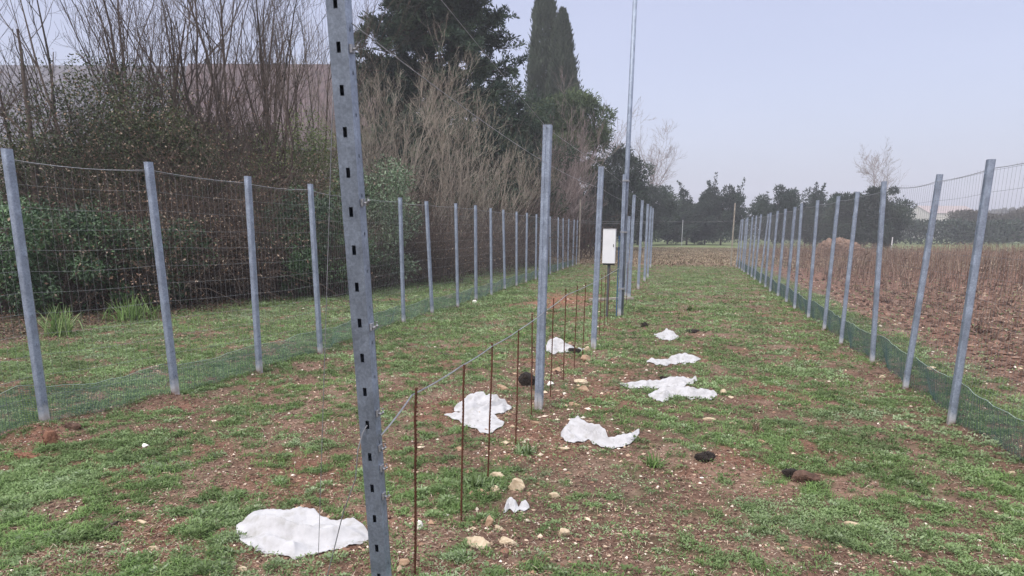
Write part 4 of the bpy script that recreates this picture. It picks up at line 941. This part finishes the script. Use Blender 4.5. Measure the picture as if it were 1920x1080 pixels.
# bare trees of the near hedge
BT = [(100, 15.5, 8.2, 3, .16, .07, 34, 1.1, 'bark_dark', (7, 5, 3), 'dark bare tree directly behind the leaning trunk', (0, 0)),
      (285, 17.0, 8.6, 4, .24, .07, 32, 1.1, 'bark_dark', (7, 5, 3), 'dark bare tree with crossing stems left of the roof joint', (.05, 0)),
      (470, 18.2, 9.0, 5, .3, .07, 32, 1.1, 'bark_dark', (7, 5, 3), 'dark bare tree with stems leaning both ways in front of the pinkish roof', (.0, 0)),
      (560, 19.0, 8.2, 5, .3, .045, 28, 1.2, 'bark', (7, 5, 3), 'bare tree close to the leaning post, behind the olive shrub', (.12, 0)),
      (62, 12.6, 5.6, 1, .1, .12, 40, 1.0, 'bark', (8, 5, 4), 'thick bare leaning trunk forking at the far left', (.22, 0)),
      (10, 12.9, 6.5, 2, .12, .06, 35, 1.0, 'bark', (8, 5, 4), 'slender bare tree cut by the left edge', (-.02, 0)),
      (150, 14.5, 7.5, 2, .08, .055, 32, 1.2, 'bark', (7, 5, 3), 'slim upright bare tree right of the leaning trunk', (0, 0)),
      (240, 15.0, 7.8, 3, .14, .06, 34, 1.1, 'bark_red', (8, 6, 4), 'reddish bare tree with several stems above the ivy', (0, 0)),
      (330, 16.0, 8.2, 3, .2, .07, 32, 1.1, 'bark', (7, 5, 3), 'bare many-stemmed tree in front of the middle of the roof', (.02, 0)),
      (425, 16.2, 8.6, 4, .22, .08, 30, 1.0, 'bark', (8, 5, 4), 'dark bare tree whose branches fan out widest', (0, 0)),
      (500, 16.8, 8.0, 6, .42, .055, 26, 1.3, 'bark', (7, 5, 3), 'bare shrub-like tree fanning up and right to the leaning post', (.18, 0))]
for i, (px, Y, H, st, sp, r0, ang, up, bk, per, lab, ln) in enumerate(BT):
    put(bare_tree(700 + i, lab, H, st, sp, r0, ang, up, bk, per, lean=ln, group='bare trees of the left hedge', t0=.22, fine=.0038), gp(px, Y), Y)
# pale leafless brush
for i, (px, Y, H, st, sp, lab, ln, r0) in enumerate([(745, 21.5, 7.1, 16, .28, 'pale tan leafless brush, the tallest, in front of the conifer', (0, 0), .03), (840, 23.5, 6.3, 14, .36, 'pale tan leafless brush leaning right below the conifer', (.10, 0), .028),
        (690, 20.0, 6.2, 10, .2, 'pale tan leafless brush next to the leaning post', (-.02, 0), .026), (985, 34.0, 5.6, 16, .42, 'pale grey leafless brush below the cypresses', (.15, 0), .032), (1050, 41.0, 8.2, 15, .36, 'tall pinkish grey leafless brush below the round pine', (0, 0), .04),
        (900, 27.5, 5.0, 14, .45, 'low pale brush with long limbs pointing right', (.35, 0), .028)]):
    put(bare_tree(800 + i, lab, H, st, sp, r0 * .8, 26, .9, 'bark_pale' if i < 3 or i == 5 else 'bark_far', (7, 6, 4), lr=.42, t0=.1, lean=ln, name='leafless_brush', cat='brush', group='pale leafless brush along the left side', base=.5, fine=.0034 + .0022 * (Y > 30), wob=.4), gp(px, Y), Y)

# the big conifer
def conifer(seed, label, H, R0_, tiers, n):
    r = np.random.default_rng(seed); root = empty('conifer_tree'); tag(root, label, 'tree')
    P0 = curves(np.array([[0, 0, -.1]]), np.array([[.02, 0, 1.]]), np.array([H]), 16, .1, .03, r); Rr = .26 * np.linspace(1, .1, 16)[None]
    link('trunk', curvemesh('trunk', [(P0, Rr)], [10]), M['bark_dark'], root, True)
    nb = tiers; t = .05 + .93 * r.random(nb) ** .95; z = t * H; az = r.random(nb) * 6.28
    L = R0_ * (1.02 - t * .72) * (.62 + .5 * r.random(nb))
    s = np.c_[np.interp(z, P0[0, :, 2], P0[0, :, 0]), np.interp(z, P0[0, :, 2], P0[0, :, 1]), z]
    d = norm(np.c_[np.cos(az), np.sin(az), .25 * np.ones(nb)])
    P1 = curves(s, d, L, 9, -.35, .22, r); R1 = (.035 + .02 * r.random(nb))[:, None] * np.linspace(1, .25, 9)[None]
    P2, R2 = children(P1, R1, 12, r, .25, 1.0, 50, .30, .5, 6, -.1, .3)
    link('branches', curvemesh('branches', [(P1, R1), (P2, R2)], [5, 3]), M['bark_dark'], root)
    idx = r.integers(0, len(P2), n); k = r.integers(1, 6, n); fr = r.random(n)[:, None]; c = P2[idx, k] * fr + P2[idx, k - 1] * (1 - fr)
    bd = norm(P2[idx, k] - P2[idx, k - 1]); v = rdir(n, r, .55); c = c + v * .13 * r.random(n)[:, None]
    d = norm(bd * .7 + v + [0, 0, .18]); nr = norm(np.cross(d, rdir(n, r)))
    V_, F_ = leafquads(c, d, nr, .20 * (.5 + .8 * r.random(n)), .065 * (.6 + .6 * r.random(n)), .05)
    br = np.random.default_rng(seed + 1).random(len(P2))[idx]
    link('crown', mesh('crown', V_, [F_], rnd=np.clip(.55 * br + .45 * r.random(n), 0, 1)), M['cedar'], root); return root
put(conifer(41, 'huge dark drooping conifer behind the pale brush', 16.5, 5.2, 260, 300000), gp(812, 31), 31)
put(shrub(43, 'dark evergreen mass under the right side of the conifer', 3.0, 1.8, 8.2, 42000, .18, .06, 'cedar', name='evergreen_shrub', clumps=90, group=None), gp(955, 35), 35)
put(shrub(44, 'dark evergreen mass under the left side of the conifer', 3.0, 1.6, 7.6, 36000, .17, .06, 'cedar', name='evergreen_shrub', clumps=70, group=None), gp(860, 30), 30)

def cypress(seed, label, H, R_, n):
    r = np.random.default_rng(seed); root = empty('cypress_tree'); tag(root, label, 'tree', 'columnar cypresses')
    P0 = np.array([[[0, 0, -.1], [0, 0, H * .5], [0, 0, H * .93]]]); link('trunk', curvemesh('trunk', [(P0, np.array([[.2, .12, .03]]))], [8]), M['bark_dark'], root)
    t = r.random(n) ** .9; az = r.random(n) * 6.28; z = .3 + t * (H - .3)
    prof = np.interp(t, [0, .05, .25, .55, .78, .9, .96, 1], [.62, .85, 1, .95, .74, .45, .24, .03])
    lump_ = .76 + .40 * vnoise(az * 2.6 + 8, z * .8, seed) + .30 * (vnoise(az * 7, z * 1.8, seed + 4) - .5)
    rr = R_ * prof * lump_ * (.70 + .30 * r.random(n) ** .5 + .34 * (r.random(n) > .88) * r.random(n))
    c = np.c_[np.cos(az) * rr, np.sin(az) * rr, z]; o_ = np.c_[np.cos(az), np.sin(az), np.zeros(n)]
    d = norm(o_ * .38 + [0, 0, 1.] + .22 * rdir(n, r)); nr = norm(np.cross(d, rdir(n, r)))
    V_, F_ = leafquads(c, d, nr, .34 * (.5 + .8 * r.random(n)), .09 * (.6 + .8 * r.random(n)), .03)
    link('crown', mesh('crown', V_, [F_], rnd=np.clip(.6 * vnoise(az * 5, z * 1.1, seed + 6) + .4 * r.random(n), 0, 1)), M['cypress'], root); return root
put(cypress(51, 'taller of the two columnar cypresses, on the left', 19.0, 1.2, 34000), gp(1015, 52), 52)
put(cypress(52, 'shorter of the two columnar cypresses, on the right', 16.2, 1.2, 30000), gp(1047, 51), 51)

def clumptree(seed, label, H, rx, zc, rz_, clumps, n, L, Wd, mat, cl, name='evergreen_tree', group=None, trunk=.12, spiky=0.0, flat=.75, cat='tree', bark='bark_dark', base=None):
    r = np.random.default_rng(seed); root = empty(name); tag(root, label, cat, group)
    u = rdir(clumps, r); rr = r.random(clumps) ** .42; cen = u * rr[:, None] * [rx, rx * .85, rz_] + [0, 0, zc]
    if base: cen[:, 2] = np.maximum(cen[:, 2], base)
    cr_ = cl * (.55 + .8 * r.random(clumps))
    V_, F_ = clump_leaves(cen, cr_, n, r, L, Wd, flat, 0, .45, .35)
    if spiky:                                                   # loose leading shoots standing out of the crown
        ns = int(12 * spiky); st = cen[r.integers(0, clumps, ns)]; st = st[st[:, 2] > zc]; ns = len(st)
        P_ = curves(st, norm(np.c_[.35 * r.normal(size=(ns, 2)), np.ones(ns)]), np.full(ns, rz_ * .75) * (.5 + .6 * r.random(ns)), 8, .2, .2, r)
        m_ = 90; k = r.random((ns, m_)) * 7; i = k.astype(int); f = (k - i)[..., None]; ii = np.arange(ns)[:, None]
        c = (P_[ii, i] * (1 - f) + P_[ii, i + 1] * f).reshape(-1, 3); kk = k.reshape(-1); c = c + rdir(len(c), r) * (.32 * rx * .3 * (1.15 - kk / 7))[:, None]
        V2, F2 = leafquads(c, norm(rdir(len(c), r) + [0, 0, .7]), rdir(len(c), r), L, Wd, .02); F_ = np.concatenate([F_, F2 + len(V_)]); V_ = np.concatenate([V_, V2])
    nf = len(F_); ci = vnoise(V_[::4, 0] * .8 / rx * 3 + 5, V_[::4, 2] * 1.2 + V_[::4, 1], seed)
    link('crown', mesh('crown', V_, [F_], rnd=np.clip(.6 * ci + .4 * r.random(nf), 0, 1)), M[mat], root)
    ends = cen[r.integers(0, clumps, 14)]; s = np.c_[np.zeros((14, 2)), H * (.12 + .5 * r.random(14))]; T = np.linspace(0, 1, 5)[None, :, None]
    Pb = s[:, None] * (1 - T) + ends[:, None] * T; Pb[..., 2] += .15 * np.sin(np.linspace(0, np.pi, 5))[None] * rx * .2
    Pt = np.array([[[0, 0, -.2], [.05, 0, H * .3], [0, .05, H * .72]]])
    link('trunk', curvemesh('trunk', [(Pt, np.array([[trunk, trunk * .8, trunk * .35]])), (Pb, np.full((14, 5), trunk * .22))], [8, 4]), M[bark], root)
    return root
put(clumptree(61, 'round-crowned green pine right of the cypresses', 11, 3.2, 7.6, 2.5, 75, 42000, .30, .07, 'pine', .95, 'pine_tree', trunk=.2), gp(1052, 46), 46)
put(clumptree(62, 'dark evergreen tree behind the third middle post', 8.8, 2.9, 4.3, 4.0, 80, 26000, .30, .11, 'fartree', .95, base=.8), gp(1150, 62), 62)
put(clumptree(63, 'dark low evergreen between the end of the left fence and the tall mast', 6.2, 3.2, 2.9, 2.8, 70, 20000, .30, .11, 'fartree', .9, base=.7), gp(1095, 66), 66)
FT = 'evergreen trees across the far field'
for i, (px, Y, H, rx, lab, sp) in enumerate([(1222, 84, 7.2, 2.8, 'far evergreen tree in front of the bare one, leftmost of the far row', 1), (1196, 88, 6.2, 2.4, 'low far evergreen right behind the tall mast', 0), (1288, 92, 7.1, 3.0, 'far evergreen tree standing above the thin white post', 1),
        (1352, 92, 7.9, 3.3, 'broadest far evergreen tree, at the left of the open sky gap', 1.4), (1322, 96, 6.4, 2.2, 'small far evergreen filling the gap of the middle pair', 1), (1252, 95, 5.4, 2.4, 'low far evergreen between the left two of the far row', .6), (1453, 88, 7.2, 2.7, 'far evergreen with a ragged top, first right of the open sky gap', 1.6),
        (1510, 92, 6.6, 2.9, 'low rounded far evergreen, second right of the open sky gap', .7), (1590, 80, 6.5, 2.4, 'dense far evergreen left of the bare crown on the right', .7), (1640, 80, 6.6, 2.7, 'dense far evergreen ending the row on the right', .3), (1548, 90, 5.2, 2.3, 'lowest far evergreen between its neighbours on the right', .5), (1668, 82, 5.4, 1.7, 'small far evergreen tucked on the right end of the row', .3)]):
    put(clumptree(620 + i, lab, H, rx, H * .5, H * .44, 60, 15000, .30, .12, 'fartree', .85, group=FT, spiky=sp * .55, base=.6), gp(px, Y), Y)
for i, (px, Y, H, bk, lab, s) in enumerate([(1210, 98, 12.0, 'bark_far', 'far bare tree with a round crown right of the tall mast', .03), (1128, 100, 12.5, 'bark_far', 'far bare tree peeping out right of the round pine', .02), (1640, 108, 10.5, 'bark_far', 'far bare tree standing above the dense evergreens on the right', .02)]):
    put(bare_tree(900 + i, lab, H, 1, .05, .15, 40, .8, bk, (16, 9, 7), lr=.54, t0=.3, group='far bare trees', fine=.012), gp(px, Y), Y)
# hedgerow and brush in the far haze on the right, too far to tell one bush from the next
r = np.random.default_rng(77); n = 60000
Xh = 42 + 75 * r.random(n); Yh = 128 + 6 * r.random(n); top = 3.6 + 1.6 * fbm(Xh * .16, Xh * 0, 12, 3) + 1.6 * blob(Xh, 0, 55, 0, 4, 1) + 1.2 * blob(Xh, 0, 66, 0, 3, 1)
c = np.c_[Xh, Yh, top * r.random(n) ** .75]; V_, F_ = leafquads(c, norm(rdir(n, r) + [0, 0, .9]), rdir(n, r), .7, .16)
tag(link('far_brush', mesh('far_brush', V_, [F_], rnd=np.clip(vnoise(Xh * .3, Yh, 3) * .6 + .4 * r.random(n), 0, 1)), M['fartree2']), 'long hazy grey-brown brush beyond the right field', 'brush', kind='stuff')
n = 26000; Xh = -30 + 75 * r.random(n); Yh = 112 + 6 * r.random(n); c = np.c_[Xh, Yh, (2.4 + 1.4 * fbm(Xh * .2, Xh * 0, 5, 3)) * r.random(n) ** .7]
V_, F_ = leafquads(c, norm(rdir(n, r) + [0, 0, .6]), rdir(n, r), .6, .2)
tag(link('far_undergrowth', mesh('far_undergrowth', V_, [F_], rnd=r.random(n)), M['fartree']), 'dark undergrowth below and between the far evergreens', 'undergrowth', kind='stuff')
# hazy woods at the very back
n = 30000; Xh = 60 + 190 * r.random(n); Yh = 300 + 10 * r.random(n); c = np.c_[Xh, Yh, (5.0 + 6 * fbm(Xh * .05, Xh * 0, 8, 3)) * r.random(n) ** .8]
V_, F_ = leafquads(c, norm(rdir(n, r) + [0, 0, .3]), rdir(n, r), 1.8, 1.1)
tag(link('distant_wood', mesh('distant_wood', V_, [F_], rnd=r.random(n)), M['fartree2']), 'faint wood at the horizon behind the farmhouse', 'wood', kind='stuff')

# leaf litter and dark twigs under the hedge
n = 30000; Yh = 7 + 38 * r.random(n) ** 1.3; Xh = -8.6 - 3.5 * r.random(n) + .0 * Yh - .12 * np.maximum(0, 13 - Yh); ok = visible(Xh, Yh); Xh, Yh = Xh[ok], Yh[ok]; n = len(Xh)
V_, F_ = leafquads(np.c_[Xh, Yh, hgt(Xh, Yh) + .01 + .03 * r.random(n)], norm(rdir(n, r, .3)), norm(rdir(n, r) * .5 + [0, 0, 1]), .06, .035, .1)
tag(link('leaf_litter', mesh('leaf_litter', V_, [F_], rnd=r.random(n) * .7), M['dry']), 'brown fallen leaves at the foot of the hedge', 'leaves', kind='stuff')

# dead stalks of last year's crop in the right field
def stalks(n, y0, y1, x0, hmin, hmax, seed, rad0):
    r = np.random.default_rng(seed); Y_ = y0 + (y1 - y0) * r.random(n) ** .8; row = np.round((x0 + r.random(n) * (.56 * Y_ + 1 - x0)) / .75) * .75 + r.normal(size=n) * .06; X_ = np.maximum(row, x0)
    H_ = (hmin + (hmax - hmin) * r.random(n)) * (.55 + .75 * fbm(X_ * .35, Y_ * .2, seed, 3)) ; P_ = curves(np.c_[X_, Y_, hgt(X_, Y_) - .02], norm(np.c_[.13 * r.normal(size=(n, 2)), np.ones(n)]), H_, 4, 0, .12, r)
    Rr = (rad0 * (.6 + .8 * r.random(n)))[:, None] * np.linspace(1, .5, 4)[None]
    Q, RQ = children(P_, Rr, 3, r, .25, 1, 45, .32, .6, 3, .3, .3)
    V1, F1 = tubes(P_, Rr, 3); V2, F2 = tubes(Q, RQ, 3); rn = np.concatenate([np.repeat(r.random(n), 9), np.repeat(r.random(len(Q)), 6)])
    # curled dead leaves hanging on them
    k = n * 2; idx = r.integers(0, n, k); c = P_[idx, r.integers(1, 4, k)]; V3, F3 = leafquads(c, norm(rdir(k, r) + [0, 0, -.4]), rdir(k, r), .10 + .1 * r.random(k), .03, .1)
    return np.concatenate([V1, V2, V3]), np.concatenate([F1, F2 + len(V1), F3 + len(V1) + len(V2)]), np.concatenate([rn, r.random(k)])
V_, F_, rn = stalks(4600, 20.5, 62, 4.4, .55, 1.0, 5, .009)
tag(link('dead_stalks', mesh('dead_stalks', V_, [F_], rnd=rn), M['stalk']), 'standing brown dead stalks in the right field', 'stalks', kind='stuff')
V_, F_, rn = stalks(1500, 8, 22, 4.2, .05, .34, 6, .004)
tag(link('broken_stubble', mesh('broken_stubble', V_, [F_], rnd=rn), M['stalk']), 'short broken stubble on the bare right field', 'stubble', kind='stuff')
# dry grass strip beyond the far end of the lane
n = 70000; Yh = 33 + 42 * r.random(n) ** .9; Xh = -14 + 34 * r.random(n); V_, F4, F3 = blades(Xh, Yh, .04 + .09 * r.random(n), .6 + .8 * r.random(n), .025 + .025 * r.random(n), np.full(n, .03)); rn = r.random(n)
tag(link('dry_grass', mesh('dry_grass', V_, [F4, F3], rnd=np.concatenate([rn, rn])), M['drygrass']), 'dry brownish grass beyond the far end of the lane', 'grass', kind='stuff')
# earth mound
import bmesh
bm = bmesh.new(); bmesh.ops.create_icosphere(bm, subdivisions=5, radius=1)
for v in bm.verts:
    p = np.array(v.co[:]); k = 1 + .6 * (float(fbm(p[0] * 2.5 + 3, p[1] * 2.5 + p[2], 4, 4)) - .5) + .25 * (float(fbm(p[0] * 11, p[1] * 11 + p[2] * 9, 4, 3)) - .5); v.co = (p[0] * 1.7 * k, p[1] * 1.5 * k, max(-.1, p[2] * 1.15 * k * (1 if p[2] > 0 else .1)))
me = bpy.data.meshes.new('earth_mound'); bm.to_mesh(me); bm.free(); o = link('earth_mound', me, M['mound'], None, False); put(o, gp(1572, 52), 52); tag(o, 'heap of reddish brown earth in the field beyond the right fence', 'mound')
# thin pale posts far away
for px, Y, h, lab in [(1279, 86, 3.0, 'thin white post standing alone in front of the far trees'), (1674, 60, 1.3, 'short pale stake at the field edge on the right')]:
    mb = MB(); mb.tube([(0, 0, -.2), (0, 0, h)], .04, 6); o = mb.build('marker_post', M['cabinet']); put(o, gp(px, Y), Y); tag(o, lab, 'post')

# ---------------------------------------------------------------- buildings
def wpt(px, py, depth):                                          # point at a given distance along the view axis (horizontal part)
    d = ray(px, py); hv = np.array([RM[0, 2], RM[1, 2]]); hv = hv / np.linalg.norm(hv); t = depth / (d[:2] @ hv); return d * t + np.array([0, 0, EYE])
yaw = math.atan2(-RM[0, 2], RM[1, 2])
def building(name, label, px0, px1, ytop, yeave, depth, roofm, wallm, run, base=-.2, windows=(), gutter=True):
    a, b_ = wpt(px0, ytop, depth + run), wpt(px1, ytop, depth + run); zr = (a[2] + b_[2]) / 2; c_, d_ = wpt(px0, yeave, depth), wpt(px1, yeave, depth); ze = (c_[2] + d_[2]) / 2
    Wd = np.linalg.norm((d_ - c_)[:2]); root = empty(name, (c_[0], c_[1], 0), yaw); tag(root, label, 'building')
    mb = MB(); mb.box(0, Wd, 0, run * 2, base, ze - .002); mb.add([(0, 0, ze - .002), (0, run * 2, ze - .002), (0, run, zr - .1), (Wd, 0, ze - .002), (Wd, run * 2, ze - .002), (Wd, run, zr - .1)], [(0, 1, 2), (3, 5, 4)]); mb.build('wall', M[wallm], root)
    sl = (zr - ze) / run; ov = .35; mb = MB(); pts = [(-ov, ze - ov * sl), (run, zr), (run * 2 + ov, ze - ov * sl)]
    mb.loft([[(xx, y_, z_) for y_, z_ in pts] + [(xx, y_, z_ - .12) for y_, z_ in pts[::-1]] for xx in (-.3, Wd + .3)])
    n_ = int(Wd / .5)
    for k in range(n_):                                          # raised seams / tile rows running down the slope
        x_ = (k + .5) * Wd / n_; mb.loft([[(x_ - .035, -ov, ze - ov * sl + .002), (x_ + .035, -ov, ze - ov * sl + .002), (x_, -ov, ze - ov * sl + .05)], [(x_ - .035, run, zr + .002), (x_ + .035, run, zr + .002), (x_, run, zr + .05)]])
    rf_ = mb.build('roof', M[roofm], root)
    if gutter: mb = MB(); mb.tube([(-.2, -ov - .06, ze - ov * sl - .03), (Wd + .2, -ov - .06, ze - ov * sl - .03)], .07, 8); mb.build('gutter', M['clad'], rf_)
    for (xf, z0, w_, h_) in windows:
        x_ = xf * Wd; mb = MB(); mb.box(x_, x_ + w_, -.05, -.003, z0, z0 + h_); wf = mb.build('window', M['cabinet'], root)
        mb = MB(); mb.box(x_ + .08, x_ + w_ / 2 - .04, -.065, -.053, z0 + .08, z0 + h_ - .08); mb.box(x_ + w_ / 2 + .04, x_ + w_ - .08, -.065, -.053, z0 + .08, z0 + h_ - .08); mb.build('pane', M['glassd'], wf)
    return root
building('warehouse', 'long low building with a grey-lilac roof and cream wall, hidden behind the left hedge', -700, 330, 121, 256, 34, 'clad', 'wallcream', 2.6, windows=[(.52, 1.2, 1.6, 1.2), (.70, 1.2, 1.6, 1.2), (.86, 1.2, 1.6, 1.2)])
building('house', 'building with a pinkish tiled roof behind the bare trees left of the leaning post', 334, 735, 120, 258, 33.7, 'tile', 'wallcream', 2.4, windows=[(.2, 1.2, 1.4, 1.2), (.6, 1.2, 1.4, 1.2)])
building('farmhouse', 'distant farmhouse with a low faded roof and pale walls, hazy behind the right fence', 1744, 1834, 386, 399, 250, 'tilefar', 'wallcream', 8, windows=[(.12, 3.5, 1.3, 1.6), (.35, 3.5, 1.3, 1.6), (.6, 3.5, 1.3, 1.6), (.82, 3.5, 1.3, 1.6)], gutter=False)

# ---------------------------------------------------------------- haze
mb = MB(); mb.box(-600, 600, -90, 680, -1.5, 40); hz_ = mb.build('haze', None)
hm = bpy.data.materials.new('haze_air'); hm.use_nodes = True; t = hm.node_tree; t.nodes.clear(); o_ = t.nodes.new('ShaderNodeOutputMaterial'); pv = t.nodes.new('ShaderNodeVolumePrincipled')
pv.inputs['Color'].default_value = (.9, .91, .98, 1); pv.inputs['Density'].default_value = .0015; pv.inputs['Anisotropy'].default_value = .2
t.links.new(pv.outputs[0], o_.inputs['Volume']); hz_.data.materials.append(hm); tag(hz_, 'thin winter haze over the fields', 'haze', kind='stuff')
